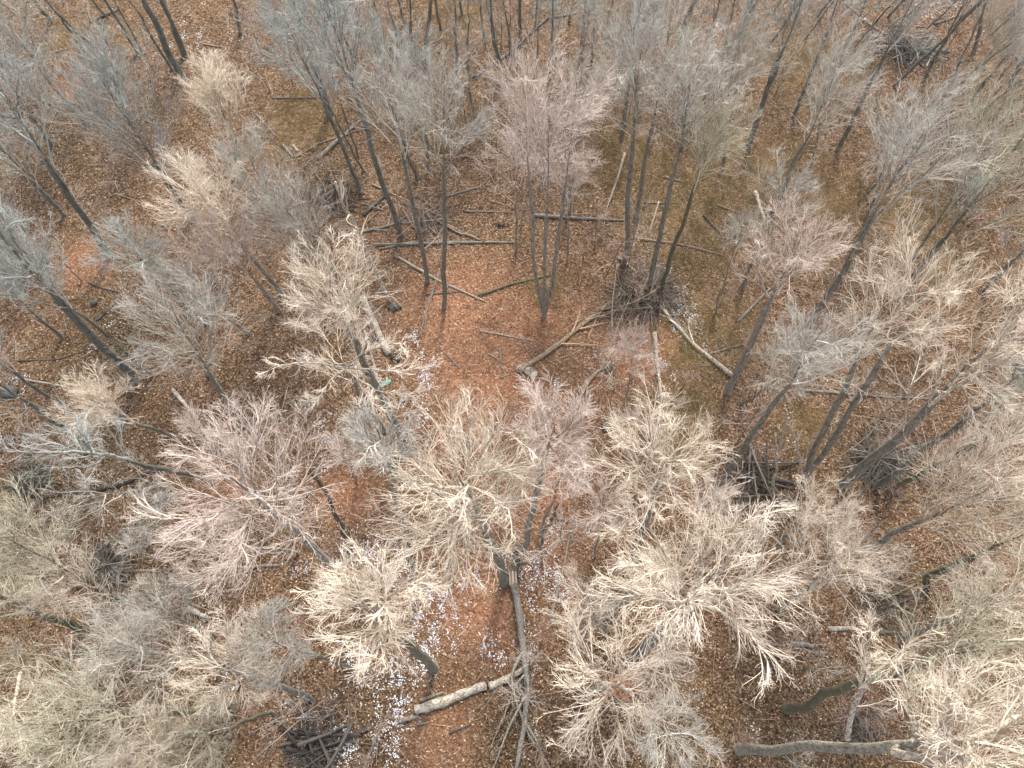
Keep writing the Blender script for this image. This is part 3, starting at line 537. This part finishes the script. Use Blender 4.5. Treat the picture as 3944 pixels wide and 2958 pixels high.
protos = [sapling_proto(900 + k, h, c) for k, (h, c) in enumerate([(3.2, (.36, .26, .21)), (4.5, (.40, .31, .26)), (5.5, (.38, .33, .29)), (2.6, (.32, .22, .17)), (4.0, (.42, .37, .31))])]
sp = in_view(420, 0); keep = []
for q in sp:
    bad = False
    for px, py, r_ in ((2000, 1230, 360), (1750, 1350, 200), (330, 1350, 260), (1180, 480, 170), (1850, 2350, 180), (1750, 2750, 260), (800, 130, 200)):
        c_ = at(px, py); bad |= math.hypot(q[0] - c_[0], q[1] - c_[1]) < r_ * depth(px, py) / F
    if not bad: keep.append(q)
sp = np.array(keep[:275]); rs = random.Random(3)
for k, (x, y) in enumerate(sp):
    pr = protos[k % 5]
    if k < 5: o = pr
    else:
        o = pr.copy(); S.collection.objects.link(o)
        for ch in pr.children:
            c = ch.copy(); S.collection.objects.link(c); c.parent = o
    o.location = (x, y, float(hgt(x, y)) - .03); s = rs.uniform(.7, 1.25)
    o.rotation_euler = (rs.uniform(-.08, .08), rs.uniform(-.08, .08), rs.uniform(0, 6.28)); o.scale = (s * 1.1, s * 1.1, s)

# ------------------------------------------------------------------ fallen wood
def wood(name, cat, path, wpx, color, label, mat=None, lift=None, nb=0, taper=.6, stub=2, g=None, seed=0, zs=None, parent=None):
    r = np.random.default_rng(int(path[0][0] * 7 + path[0][1]) + seed)
    pts = np.array([ground(*q) for q in path]); rad = wpx / 2 * .85 * depth(*path[0]) / F
    n = max(8, 5 * len(path)); s = np.linspace(0, len(path) - 1, n); line = np.stack([np.interp(s, np.arange(len(path)), pts[:, k]) for k in range(3)], -1)
    rr = rad * np.linspace(1, taper, n) * (1 + r.normal(0, .08, n))
    line[:, :2] += np.cumsum(r.normal(0, rad * .07, (n, 2)), 0) * np.sin(np.linspace(0, np.pi, n))[:, None]
    line[:, 2] = hgt(line[:, 0], line[:, 1]) + rr * .5 + (0 if lift is None else lift)
    if zs is not None: line[:, 2] += np.interp(s, np.arange(len(path)), zs)
    org = line[0].copy(); root = parent or empty(name, org, label, cat, g)
    if parent is not None: org = np.array(parent.location)
    V, Q = tubes((line - org)[None], rr[None], 12, True, .10, r); col = tuple(np.array(color) * .85)
    link('stem' if name != 'fallen_log' else 'log', mesh_np('log', V, Q), mat or M_bark, root, col)
    T_ = line[-1] - line[0]
    for _ in range(stub):
        k = r.integers(2, n - 1); d = norm(norm(T_) * .6 + np.array([r.normal(0, 1), r.normal(0, 1), abs(r.normal(0, .7))]))
        P = grow(line[k][None] - org, d[None], np.array([rad * r.uniform(4, 9)]), 4, r, .1); V, Q = tubes(P, rad * .28 * np.linspace(1, .5, 4)[None], 6)
        link('branch_stub', mesh_np('branch_stub', V, Q), M_bark, root, col)
    if nb:
        side, sr = spawn((line - org)[None], rr[None], nb, r, .3, 1, (20, 50), .3, 7, max(.02, rad * .35), .009, .1, -.03)
        side[:, :, 2] = np.maximum(side[:, :, 2], .02)
        t2, r2 = spawn(side, sr, 5, r, .2, 1, (25, 50), .45, 5, .014, .006, .14, -.02)
        V, Q = join([tubes(side, sr, 5), tubes(t2, r2, 3)]); link('branches', mesh_np('branches', V, Q), M_twig, root, tuple(np.array(col) * 1.25))
    return root
PALE, TAN, GREY, DK, MOS = (.46, .40, .32), (.34, .25, .165), (.25, .225, .19), (.11, .09, .07), (.17, .15, .08)
LOGS = [
 ([(1601, 2735), (1740, 2690), (1872, 2640)], 44, PALE, 'thick white-grey log with flaking bark near the bottom centre', dict(mat=M_flake, taper=.85, stub=0)),
 ([(1885, 2645), (1950, 2615), (2022, 2575)], 34, PALE, 'broken end piece of the flaking log, reaching under the fallen snapped trunk', dict(mat=M_flake, taper=.8, stub=0)),
 ([(1535, 2780), (1613, 2758)], 22, GREY, 'short grey piece of wood below the thick flaking log', dict(stub=0, taper=.9)),
 ([(1618, 2700), (1708, 2668)], 20, GREY, 'rotten grey slab lying above the left end of the thick flaking log', dict(stub=0)),
 ([(1606, 2790), (1650, 2783)], 12, GREY, 'tiny grey wood chunk below the short grey piece', dict(stub=0)),
 ([(1733, 2822), (1812, 2787)], 13, DK, 'dark thin stick on brown leaves below the thick flaking log', dict(stub=1)),
 ([(1402, 2955), (1450, 2840), (1498, 2740)], 13, GREY, 'long thin grey branch running up from the bottom edge along the snow', dict(stub=1)),
 ([(2014, 1420), (2150, 1325), (2298, 1209), (2442, 1095)], 26, TAN, 'long straight tan log pointing to the dark brush pile', dict(nb=9, stub=3)),
 ([(2231, 1512), (2322, 1408)], 26, TAN, 'short bright tan log with torn end right of the clearing', dict(stub=1)),
 ([(2520, 1281), (2532, 1400), (2548, 1547)], 22, PALE, 'short pale upright-lying log right of the short bright tan log', dict(nb=4)),
 ([(2827, 1455), (2683, 1342), (2575, 1221), (2527, 1119)], 24, PALE, 'long pale log running down right from the dark brush pile', dict(nb=4)),
 ([(2640, 1300), (2590, 1200), (2555, 1140)], 12, GREY, 'thin grey branch beside the upper part of the long pale log', dict(stub=1)),
 ([(2701, 1374), (2800, 1345), (2900, 1317)], 10, GREY, 'thin branch crossing right from the long pale log', dict(stub=1)),
 ([(2382, 985), (2502, 1092)], 13, PALE, 'thin pale branch above the brush pile', dict(nb=3)),
 ([(2840, 1240), (2900, 1180), (2965, 1112)], 16, GREY, 'dark grey branch under the pinkish upright crown', dict(nb=3)),
 ([(1842, 1137), (1960, 1095), (2130, 1052)], 15, MOS, 'moss-covered branch left of the three-stemmed clump', dict(mat=M_moss)),
 ([(1535, 992), (1691, 1082), (1872, 1161)], 14, PALE, 'pale straight branch passing the foot of the left clear trunk', dict(stub=2)),
 ([(1691, 1046), (1643, 1191), (1613, 1300)], 10, GREY, 'thin curved stick crossing down from between the two clear trunks', dict(stub=1)),
 ([(1848, 1272), (1960, 1292), (2055, 1308)], 10, PALE, 'thin pale stick below the three-stemmed clump', dict(stub=1)),
 ([(1715, 1360), (1770, 1420)], 9, GREY, 'short thin stick on the red leaves of the clearing', dict(stub=0)),
 ([(1640, 1132), (1800, 1120)], 9, DK, 'faint dark stick between the two clear trunks', dict(stub=0)),
 ([(1925, 1340), (1930, 1420)], 9, GREY, 'small upright-lying stick in the lower clearing', dict(stub=0)),
 ([(1498, 1366), (1450, 1260), (1396, 1149)], 32, PALE, 'broken pale trunk piece edged with snow left of the clearing', dict(mat=M_flake, taper=.9, stub=0)),
 ([(1510, 1372), (1540, 1390)], 28, DK, 'dark rotten stump end below the broken pale trunk piece', dict(stub=0)),
 ([(1466, 1530), (1440, 1400), (1396, 1251)], 14, PALE, 'long thin pale log with snow under the radiating limbs', dict(stub=2)),
 ([(1227, 617), (1300, 545), (1384, 470)], 21, GREY, 'grey log leaning up right beside the grassy clearing', dict(nb=3)),
 ([(1140, 612), (1220, 560), (1318, 525)], 11, TAN, 'thin tan branch left of the grey log in the grassy clearing', dict(stub=2)),
 ([(1173, 650), (1221, 590)], 11, GREY, 'short stick below the thin tan branch in the grassy clearing', dict(stub=0)),
 ([(980, 530), (1068, 537)], 9, GREY, 'thin level stick right of the dazzling pale crown', dict(stub=0)),
 ([(990, 445), (1030, 490), (1065, 530)], 11, TAN, 'tan forked stick at the right side of the dazzling pale crown', dict(stub=2)),
 ([(1052, 380), (1233, 377)], 10, GREY, 'thin level branch across the top of the grassy clearing', dict(stub=1)),
 ([(1130, 565), (1150, 587)], 14, PALE, 'stubby pale wood chunk in the grassy clearing', dict(stub=0)),
 ([(1092, 565), (1130, 610)], 16, GREY, 'grey wood chunk left of the stubby pale one in the grassy clearing', dict(stub=0)),
 ([(1456, 478), (1466, 420)], 12, PALE, 'short pale stub among trunks right of the grassy clearing', dict(stub=0)),
 ([(1400, 835), (1450, 785), (1500, 738)], 18, DK, 'dark log slanting beside the pale dead snag', dict(nb=3)),
 ([(1415, 860), (1510, 770)], 9, TAN, 'tan stick parallel to the dark slanting log', dict(stub=0)),
 ([(1430, 710), (1560, 770)], 11, TAN, 'thin branch crossing above the dark slanting log', dict(stub=0)),
 ([(1318, 918), (1470, 880), (1643, 832)], 14, GREY, 'curved branch above the long level log at the centre top', dict(nb=4)),
 ([(1438, 948), (1700, 935), (1980, 930)], 17, GREY, 'longest level log crossing behind the two clear trunks', dict(stub=4)),
 ([(1460, 962), (1600, 930), (1750, 905)], 10, TAN, 'thin branch crossing the longest level log at a shallow angle', dict(stub=2)),
 ([(1703, 856), (1780, 895), (1848, 922)], 16, TAN, 'tan log slanting down onto the longest level log', dict(stub=1)),
 ([(1788, 812), (1980, 816)], 9, GREY, 'thin level branch left of the three-stemmed clump', dict(stub=1)),
 ([(1700, 760), (1850, 720), (1925, 640)], 10, GREY, 'thin branch rising right behind the right clear trunk', dict(stub=1)),
 ([(1880, 770), (1985, 800)], 9, TAN, 'faint tan branch above the thin level branch near the centre top', dict(stub=0)),
 ([(1790, 600), (1950, 618)], 12, TAN, 'tan branch just left of the lilac crown', dict(stub=1)),
 ([(1824, 303), (1900, 250), (1980, 195), (2105, 78)], 17, DK, 'long dark log slanting up right at the top centre', dict(stub=3)),
 ([(1655, 175), (1705, 148)], 10, PALE, 'pale short stick near the top left of centre', dict(stub=0)),
 ([(2110, 78), (2250, 52)], 10, GREY, 'thin grey branch beyond the end of the long dark log at top centre', dict(stub=0)),
 ([(2050, 826), (2230, 838), (2406, 846)], 20, GREY, 'long grey log behind the stems of the three-stemmed clump', dict(stub=2)),
 ([(2406, 591), (2375, 690), (2334, 808)], 12, PALE, 'pale thin pole left of the tall upright trunk', dict(stub=1)),
 ([(2334, 808), (2322, 900)], 8, GREY, 'broken lower piece of the pale thin pole', dict(stub=0)),
 ([(2539, 772), (2496, 904)], 8, PALE, 'thin pale stick between trunks right of centre', dict(stub=0)),
 ([(2430, 912), (2600, 935), (2792, 985)], 13, TAN, 'tan branch lying right of the tall upright trunk', dict(stub=2)),
 ([(2480, 776), (2620, 780)], 9, GREY, 'thin grey branch behind the trunks of the brush pile', dict(stub=0)),
 ([(2760, 790), (2870, 830), (2900, 840)], 10, TAN, 'thin tan branch over gold grass right of centre', dict(stub=1)),
 ([(2713, 832), (2760, 885), (2798, 925)], 12, DK, 'dark forked branch over gold grass', dict(stub=2)),
 ([(2906, 741), (2925, 800), (2950, 864)], 19, PALE, 'pale slanting log at the left of the pinkish crown top', dict(stub=0, mat=M_flake)),
 ([(2560, 680), (2640, 700)], 12, TAN, 'short tan log on gold grass behind the brush trunks', dict(stub=0)),
 ([(3326, 72), (3380, 110), (3434, 145)], 17, PALE, 'pale log near the top right between slanting trunks', dict(stub=1)),
 ([(3250, 5), (3320, 60)], 15, GREY, 'grey log end entering from the top edge at the right', dict(stub=0)),
 ([(3470, 195), (3560, 190), (3660, 200)], 17, GREY, 'grey log in the tangle below the top right snow', dict(nb=6)),
 ([(3600, 90), (3740, 45)], 12, GREY, 'grey branch above the top right snow', dict(nb=4)),
 ([(3480, 215), (3620, 130)], 10, GREY, 'thin branch crossing the tangle below the top right snow', dict(nb=4)),
 ([(3079, 1504), (3350, 1525), (3633, 1541)], 13, GREY, 'long thin level log in the right middle', dict(stub=3)),
 ([(2990, 1840), (3060, 1868), (3100, 1900)], 14, GREY, 'grey log lying at the feet of the dead poles', dict(nb=4)),
 ([(2840, 1820), (2930, 1840), (3010, 1870)], 16, DK, 'dark log in the brush left of the dead poles', dict(nb=4)),
 ([(3187, 2422), (3310, 2425)], 24, PALE, 'grey log with bright upper side at lower right', dict(stub=0, mat=M_flake)),
 ([(3325, 2428), (3420, 2432), (3515, 2442)], 22, DK, 'dark mossy log continuing from the bright-sided log', dict(stub=1)),
 ([(3048, 2477), (3128, 2490)], 18, GREY, 'short cut log left of the bright-sided log', dict(stub=0, taper=.95)),
 ([(3155, 2515), (3172, 2517)], 22, GREY, 'small grey stump piece right of the short cut log', dict(stub=0)),
 ([(3300, 2750), (3420, 2830)], 12, DK, 'dark rotten branch in the shade above the smooth pale trunk', dict(nb=3)),
 ([(3670, 2560), (3670, 2640)], 12, GREY, 'grey stick under the twigs at lower right', dict(stub=0)),
 ([(2171, 2862), (2250, 2810), (2334, 2770)], 14, GREY, 'thin grey forked log at the bottom centre', dict(stub=2)),
 ([(2170, 2815), (2260, 2740)], 9, DK, 'dark thin stick above the grey forked log', dict(stub=0)),
 ([(2200, 2868), (2265, 2862)], 16, GREY, 'dark wood chunk with pale end at the bottom centre', dict(stub=0)),
 ([(2117, 2395), (2170, 2180), (2235, 1830)], 13, GREY, 'long thin dead pole right of the snapped trunk', dict(stub=1)),
 ([(2410, 2345), (2455, 2355)], 11, PALE, 'little pale stick right of the curved grey trunk', dict(stub=0)),
 ([(2135, 1995), (2190, 2018)], 11, DK, 'dark stick by the snow right of the snapped trunk', dict(stub=0)),
 ([(1990, 1560), (2000, 1562)], 10, TAN, 'tan chip hidden beneath the pinkish crown', dict(stub=0)),
 ([(265, 2237), (458, 2205), (958, 2183)], 17, TAN, 'long tan log across the lower left', dict(nb=4)),
 ([(962, 2183), (1072, 2178)], 18, GREY, 'grey end piece of the long tan log', dict(stub=0)),
 ([(573, 2296), (651, 2334)], 24, GREY, 'grey broken log left of the yellow one', dict(stub=0)),
 ([(723, 2344), (808, 2382)], 26, PALE, 'broken yellow log at lower left with split bark', dict(stub=0, mat=M_flake)),
 ([(735, 2325), (800, 2350)], 10, TAN, 'thin tan stick just above the broken yellow log', dict(stub=0)),
 ([(615, 1800), (500, 1850), (386, 1884), (190, 1912), (60, 1985)], 23, DK, 'dark curved fallen log at the left', dict(stub=3, taper=.8)),
 ([(669, 1504), (740, 1590), (800, 1680), (886, 1760)], 17, PALE, 'spotted pale log slanting down right towards snow', dict(mat=M_flake, stub=2)),
 ([(66, 1459), (160, 1476), (259, 1492)], 11, PALE, 'thin pale stick at the far left middle', dict(stub=1)),
 ([(181, 1516), (240, 1450), (289, 1402)], 10, DK, 'dark stick rising right from the thin pale stick', dict(stub=0)),
 ([(66, 1390), (230, 1385), (386, 1336)], 8, DK, 'long thin dark twig over brown leaves at the left', dict(stub=1)),
 ([(380, 1239), (430, 1190), (470, 1149)], 15, DK, 'dark branch right of the thick blue-grey trunk', dict(nb=3)),
 ([(345, 1090), (400, 1115), (470, 1130)], 11, DK, 'dark crooked stick over brown leaves above the mossy trunk', dict(stub=1)),
 ([(160, 1880), (200, 1800), (265, 1700)], 12, TAN, 'tan stick rising beside the brush heap at the left', dict(stub=0)),
 ([(780, 168), (855, 180)], 10, TAN, 'short tan stick at the top between trunk feet', dict(stub=0)),
 ([(190, 208), (265, 190)], 9, GREY, 'thin grey stick in the top left', dict(stub=0)),
 ([(350, 90), (460, 35)], 18, DK, 'dark mossy log at the top left', dict(mat=M_moss)),
 ([(550, 210), (595, 195)], 8, TAN, 'little tan stick at the foot of the slim dark pair', dict(stub=0)),
 ([(895, 230), (920, 258)], 8, TAN, 'tan chip of wood in the top clearing', dict(stub=0)),
 ([(420, 760), (450, 750), (560, 790)], 10, TAN, 'forked tan branch left of the cream fan crown', dict(stub=2)),
 ([(2130, 480), (2250, 500)], 8, TAN, 'thin stick seen through the lilac crown', dict(stub=0)),
 ([(1930, 1455), (1965, 1440)], 8, GREY, 'short grey stick left of the blocky log end', dict(stub=0)),
 ([(1880, 1360), (1945, 1400)], 9, TAN, 'tan stick in the lower clearing right of the small upright-lying stick', dict(stub=0)),
]
for q in LOGS:
    path, wp, c, lab, op = q; op = dict(op); small = wp < 16 and 'nb' not in op
    wood('fallen_branch' if small else 'fallen_log', 'branch' if small else 'log', path, wp, c, lab, **op)
# standing dead wood: the pale snag and the dead poles
def snag(base, top, zt, wpx, color, label, nb=5, seed=1, mat=None, wig=.25):
    r = np.random.default_rng(seed); b = ground(*base); tp = at(top[0], top[1], zt); rad = wpx / 2 * depth(*base) / F
    n = 12; t = np.linspace(0, 1, n)[:, None]; line = (tp - b)[None] * t; w_ = np.cumsum(r.normal(0, wig * .3, (n, 3)), 0); w_ -= w_[0]; w_ -= t * w_[-1]; line = line + w_; line[0, 2] -= .1
    rr = rad * np.linspace(1, .5, n); root = empty('dead_snag', b, label, 'dead tree')
    V, Q = tubes(line[None], rr[None], 9, True, .06, r); link('trunk', mesh_np('trunk', V, Q), mat or M_flake, root, color)
    if nb:
        A, R_ = spawn(line[None], rr[None], nb, r, .45, 1, (20, 50), .3, 7, rad * .45, .01, .16, .02); B, RB = spawn(A, R_, 4, r, .3, 1, (25, 55), .4, 5, .02, .008, .16, 0)
        V, Q = join([tubes(A, R_, 5), tubes(B, RB, 3)]); link('branches', mesh_np('branches', V, Q), M_twig, root, tuple(np.array(color) * 1.1))
    return root
snag((1504, 1161), (1290, 700), 9.5, 17, PALE, 'pale dead snag with forking bare top leaning left above the snowy logs', 9, 2)
snag((1360, 2097), (1185, 1790), 8, 20, DK, 'dark brown dead trunk without crown left of the rust patch at centre', 2, 3, M_bark)
snag((2080, 2088), (2150, 1940), 3.2, 17, DK, 'short dark dead stem leaning by the snow right of the snapped trunk', 0, 4, M_bark)
snag((3376, 655), (3378, 345), 9, 12, PALE, 'thin bleached dead stem with hooked top at upper right', 4, 5, None, .5)
snag((3121, 651), (3163, 446), 5, 14, TAN, 'tan barkless dead stem at upper right left of the long mossy trunk', 1, 6)
snag((2976, 1925), (2985, 1667), 5, 14, TAN, 'left one of three bleached dead poles at right middle', 2, 7)
snag((2990, 1800), (3040, 1610), 4.5, 12, PALE, 'middle one of three bleached dead poles, tilted right', 2, 8)
snag((3100, 1880), (3042, 1640), 5, 13, PALE, 'right one of three bleached dead poles, tilted left', 1, 9)
snag((800, 1450), (808, 1150), 7, 13, PALE, 'bleached broken stem standing in the grey-twigged crown at left', 1, 10)
snag((1310, 740), (1260, 690), 3, 26, DK, 'dark uprooted stump with root tangle beside the pale dead snag', 8, 11, M_bark)
# snapped trunk: standing stub is under the slender tree; its fallen top lies towards the bottom edge
root = wood('snapped_trunk', 'fallen tree', [(1980, 2255), (2000, 2390), (2013, 2530), (2025, 2650), (2016, 2780), (1985, 2970)], 34, (.27, .25, .215), 'long snapped grey trunk lying down to the bottom edge with a splintered tan top', stub=1, taper=.55, lift=.3)
for pth, wp in (([(2008, 2520), (1968, 2600), (1985, 2700), (2040, 2840), (2120, 2960)], 13), ([(2022, 2680), (1960, 2800), (1900, 2960)], 11), ([(2016, 2770), (2070, 2860), (2090, 2960)], 11), ([(2020, 2600), (1985, 2640), (1940, 2760), (1885, 2890)], 9)):
    pts = np.array([ground(*q) for q in pth]); n = 12; s = np.linspace(0, len(pth) - 1, n); ln = np.stack([np.interp(s, np.arange(len(pth)), pts[:, k]) for k in range(3)], -1); r = np.random.default_rng(wp)
    ln[:, 2] += .45 * np.linspace(1, .3, n) + .2 * np.sin(np.linspace(0, 3.1, n)); rr = wp / 2 * depth(*pth[0]) / F * np.linspace(1, .4, n); ln = ln - np.array(root.location)
    V1 = tubes(ln[None], rr[None], 6); A, R_ = spawn(ln[None], rr[None], 9, r, .15, 1, (20, 45), .28, 6, .022, .008, .12, 0); B, RB = spawn(A, R_, 4, r, .2, 1, (25, 50), .45, 4, .012, .006, .15, 0)
    V, Q = join([V1, tubes(A, R_, 4), tubes(B, RB, 3)]); link('branch', mesh_np('branch', V, Q), M_bark, root, (.33, .31, .25))
r = np.random.default_rng(5); nsp = 9; b0 = ground(1978, 2262) - np.array(root.location); st = b0[None] + np.column_stack([r.normal(0, .13, nsp), r.normal(0, .05, nsp), np.full(nsp, .45)])
P = grow(st, np.column_stack([r.normal(-.05, .06, nsp), np.ones(nsp), r.normal(.25, .12, nsp)]), r.uniform(.6, 1.9, nsp), 3, r, .03); V, Q = tubes(P, np.array([[.07, .055, .008]]) * np.ones((nsp, 1)), 4)
o = link('splintered_end', mesh_np('splintered_end', V, Q), M_stick, root); o['label'] = 'bright tan splintered wood at the break'
o = wood('broken_stump', 'stump', [(1975, 2215), (1998, 2120)], 44, (.17, .12, .085), 'dark brown broken stump where the snapped trunk tore off', stub=2, taper=.55, zs=[.1, 1.6])
# blocky torn pieces at the foot of the long tan log
def chunk(pos, dims, rot, color, label, name='wood_block', cat='wood block', mat=None, n=10):
    rr_ = np.random.default_rng(int(pos[0] + pos[1])); u = np.linspace(0, 2 * np.pi, n, endpoint=False); K = 7; Vs = []
    for k in range(K):
        f = k / (K - 1); q = math.sin(math.pi * (0.08 + .84 * f)) ** .45
        Vs.append(np.stack([np.cos(u) * dims[0] * q * (1 + rr_.normal(0, .09, n)), np.sin(u) * dims[1] * q * (1 + rr_.normal(0, .09, n)), np.full(n, (f - .15) * dims[2]) + rr_.normal(0, .02, n)], -1))
    V = np.array(Vs).reshape(-1, 3); i = np.arange(n)[None]; kk = (np.arange(K - 1) * n)[:, None]; j = (i + 1) % n
    Q = np.stack([kk + i, kk + j, kk + n + j, kk + n + i], -1).reshape(-1, 4); top = (K - 1) * n
    Q = np.vstack([Q, [[top + 0, top + a, top + a + 1, top + a + 2] for a in range(1, n - 2, 2)]])
    o = link(name, mesh_np(name, V, Q), mat or M_flake, None, color); g = ground(*pos); o.location = [float(v) for v in g]; o.rotation_euler = (0, 0, rot)
    tagm(o, label, cat); return o
chunk((2010, 1418), (.42, .25, .4), .6, TAN, 'square torn tan block at the foot of the long straight tan log')
chunk((2038, 1430), (.36, .28, .35), .2, (.3, .26, .2), 'middle torn block beside the foot of the long straight tan log')
chunk((2055, 1443), (.3, .22, .25), 1.1, (.55, .52, .46), 'whitish flat block, rightmost at the foot of the long straight tan log')
chunk((616, 1916), (.36, .3, .4), .3, (.6, .6, .6), 'rounded white stone below the short dark leaning trunk', 'stone', 'stone', M_bark)
chunk((1932, 862), (.26, .2, .3), .3, (.06, .05, .04), 'small dark rotten stump above the longest level log', 'stump', 'stump', M_bark)
chunk((368, 1172), (.24, .2, .3), .3, (.05, .05, .05), 'small black stump with snow beside the thick blue-grey trunk', 'stump', 'stump', M_bark)
chunk((2345, 1640), (.45, .35, .5), .3, (.07, .06, .04), 'dark mossy stump right of the pinkish crown', 'stump', 'stump', M_moss)
chunk((1522, 1184), (.5, .3, .3), .2, (.09, .08, .075), 'dark upturned root ball at the foot of the pale dead snag', 'root_ball', 'root ball', M_bark)
chunk((2345, 1410), (.38, .25, .3), .9, (.12, .095, .08), 'grey-brown root ball at the upper end of the short bright tan log', 'root_ball', 'root ball', M_bark)
chunk((45, 1515), (.5, .4, .5), .2, (.06, .06, .06), 'black stump at the left edge beside the smooth grey trunk', 'stump', 'stump', M_bark)
# green scrap of sheeting
mg, tg_, bg = new_mat('green_sheet'); bg.inputs['Base Color'].default_value = (.10, .27, .19, 1); bg.inputs['Roughness'].default_value = .45
g0 = at(1480, 1478); xs = np.linspace(-.45, .45, 12); ys = np.linspace(-.14, .14, 6); X, Y = np.meshgrid(xs, ys); rr_ = np.random.default_rng(9)
Z = .09 + .06 * np.sin(X * 7 + Y * 5) + rr_.normal(0, .015, X.shape); X2 = X * .87 - Y * .3 + rr_.normal(0, .02, X.shape); Y2 = Y + X * .42 + rr_.normal(0, .03, X.shape)
V = np.stack([X2, Y2, Z], -1).reshape(-1, 3); i = np.arange(11)[None] + 12 * np.arange(5)[:, None]; Q = np.stack([i, i + 1, i + 13, i + 12], -1).reshape(-1, 4)
o = link('plastic_sheet', mesh_np('plastic_sheet', V, Q), mg); o.location = [float(v) for v in ground(1480, 1478)]; tagm(o, 'crumpled green scrap of sheeting on the leaves under the radiating limbs', 'plastic scrap')
sm = o.modifiers.new('thickness', 'SOLIDIFY'); sm.thickness = .008
# brush piles
def brush(px, py, rpx, n, lmax, color, label, h=.7, seed=0, rad=.022):
    r = np.random.default_rng(seed + n); c = ground(px, py); rm = rpx * depth(px, py) / F; root = empty('brush_pile', c, label, 'brush pile')
    for nm, cnt, rd, L in (('thick_sticks', n // 4, rad * 2.2, lmax * 1.2), ('fine_sticks', n, rad * .6, lmax)):
        a = r.uniform(0, 6.28, cnt); st = np.column_stack([r.normal(0, rm * .4, cnt), r.normal(0, rm * .4, cnt), np.abs(r.normal(.15, h * .4, cnt))])
        d = np.column_stack([np.cos(a), np.sin(a), r.normal(0, .15, cnt)]); P = grow(st - d * L * .4, d, r.uniform(.5, 1, cnt) * L, 5, r, .07)
        P[:, :, 2] = np.maximum(P[:, :, 2], .03); rr = rd * r.uniform(.5, 1.4, cnt)[:, None] * np.linspace(1, .4, 5)[None]
        V, Q = tubes(P, rr, 5); link(nm, mesh_np(nm, V, Q), M_twig, root, color)
brush(2510, 1125, 120, 260, 3.2, (.15, .125, .10), 'dark brush pile around the feet of the two trunks right of centre', 1.0)
brush(2420, 1180, 130, 120, 4.0, (.22, .18, .14), 'looser brush heap left of the dark brush pile, over the long tan log', .8, 3)
brush(1230, 2880, 140, 60, 3.4, (.085, .075, .065), 'black brush pile with snow at the bottom edge left of centre', .35, 0, .05)
brush(130, 1850, 90, 110, 2.4, (.11, .11, .09), 'dark brush heap at the left edge above the dark curved log', .8)
brush(2900, 1850, 120, 70, 3.6, (.11, .095, .08), 'dark brush pile left of the three bleached poles', .4, 0, .035)
brush(1300, 760, 110, 130, 3, (.15, .12, .09), 'brown root tangle beside the pale dead snag', .9)
brush(3380, 1770, 120, 120, 3.5, (.12, .115, .10), 'twiggy brush heap under the stout forked tree', .7)
brush(3500, 190, 120, 160, 4, (.17, .165, .15), 'grey brush tangle below the top right snow', .9)
brush(400, 2180, 100, 110, 2.8, (.16, .15, .12), 'brush heap at the left end of the long tan log', .7)
brush(3430, 2330, 120, 60, 3, (.11, .10, .08), 'dark brush in the hollow at the right', .6)
brush(3320, 2800, 90, 50, 2.4, (.11, .10, .08), 'dark brush heap above the smooth pale trunk at the bottom right', .6)
brush(1650, 840, 110, 90, 3.2, (.22, .18, .15), 'loose branches piled above the longest level log', .6)
# orange leaf clump caught in the crown near the bottom
b_, c_ = solve(2230, 2690, 2370, 2640); cc = at(2390, 2655, c_[2] + .2); r = np.random.default_rng(4); n = 240
P0 = cc + r.normal(0, 1, (n, 3)) * np.array([.22, .2, .16]); a = norm(r.normal(0, 1, (n, 3))); b2 = norm(np.cross(a, r.normal(0, 1, (n, 3)))); s = .06
V = np.stack([P0 - a * s, P0 + b2 * s * .6, P0 + a * s, P0 - b2 * s * .6], 1).reshape(-1, 3) - cc
o = link('leaf_clump', mesh_np('leaf_clump', V, np.arange(4 * n).reshape(n, 4), False), island_mat('orange_leaves', [(0, (.42, .2, .1)), (1, (.7, .45, .3))])); o.location = [float(v) for v in cc]
tagm(o, 'clump of orange dead leaves caught in the pinkish crown near the bottom', 'leaf clump', kind='stuff')
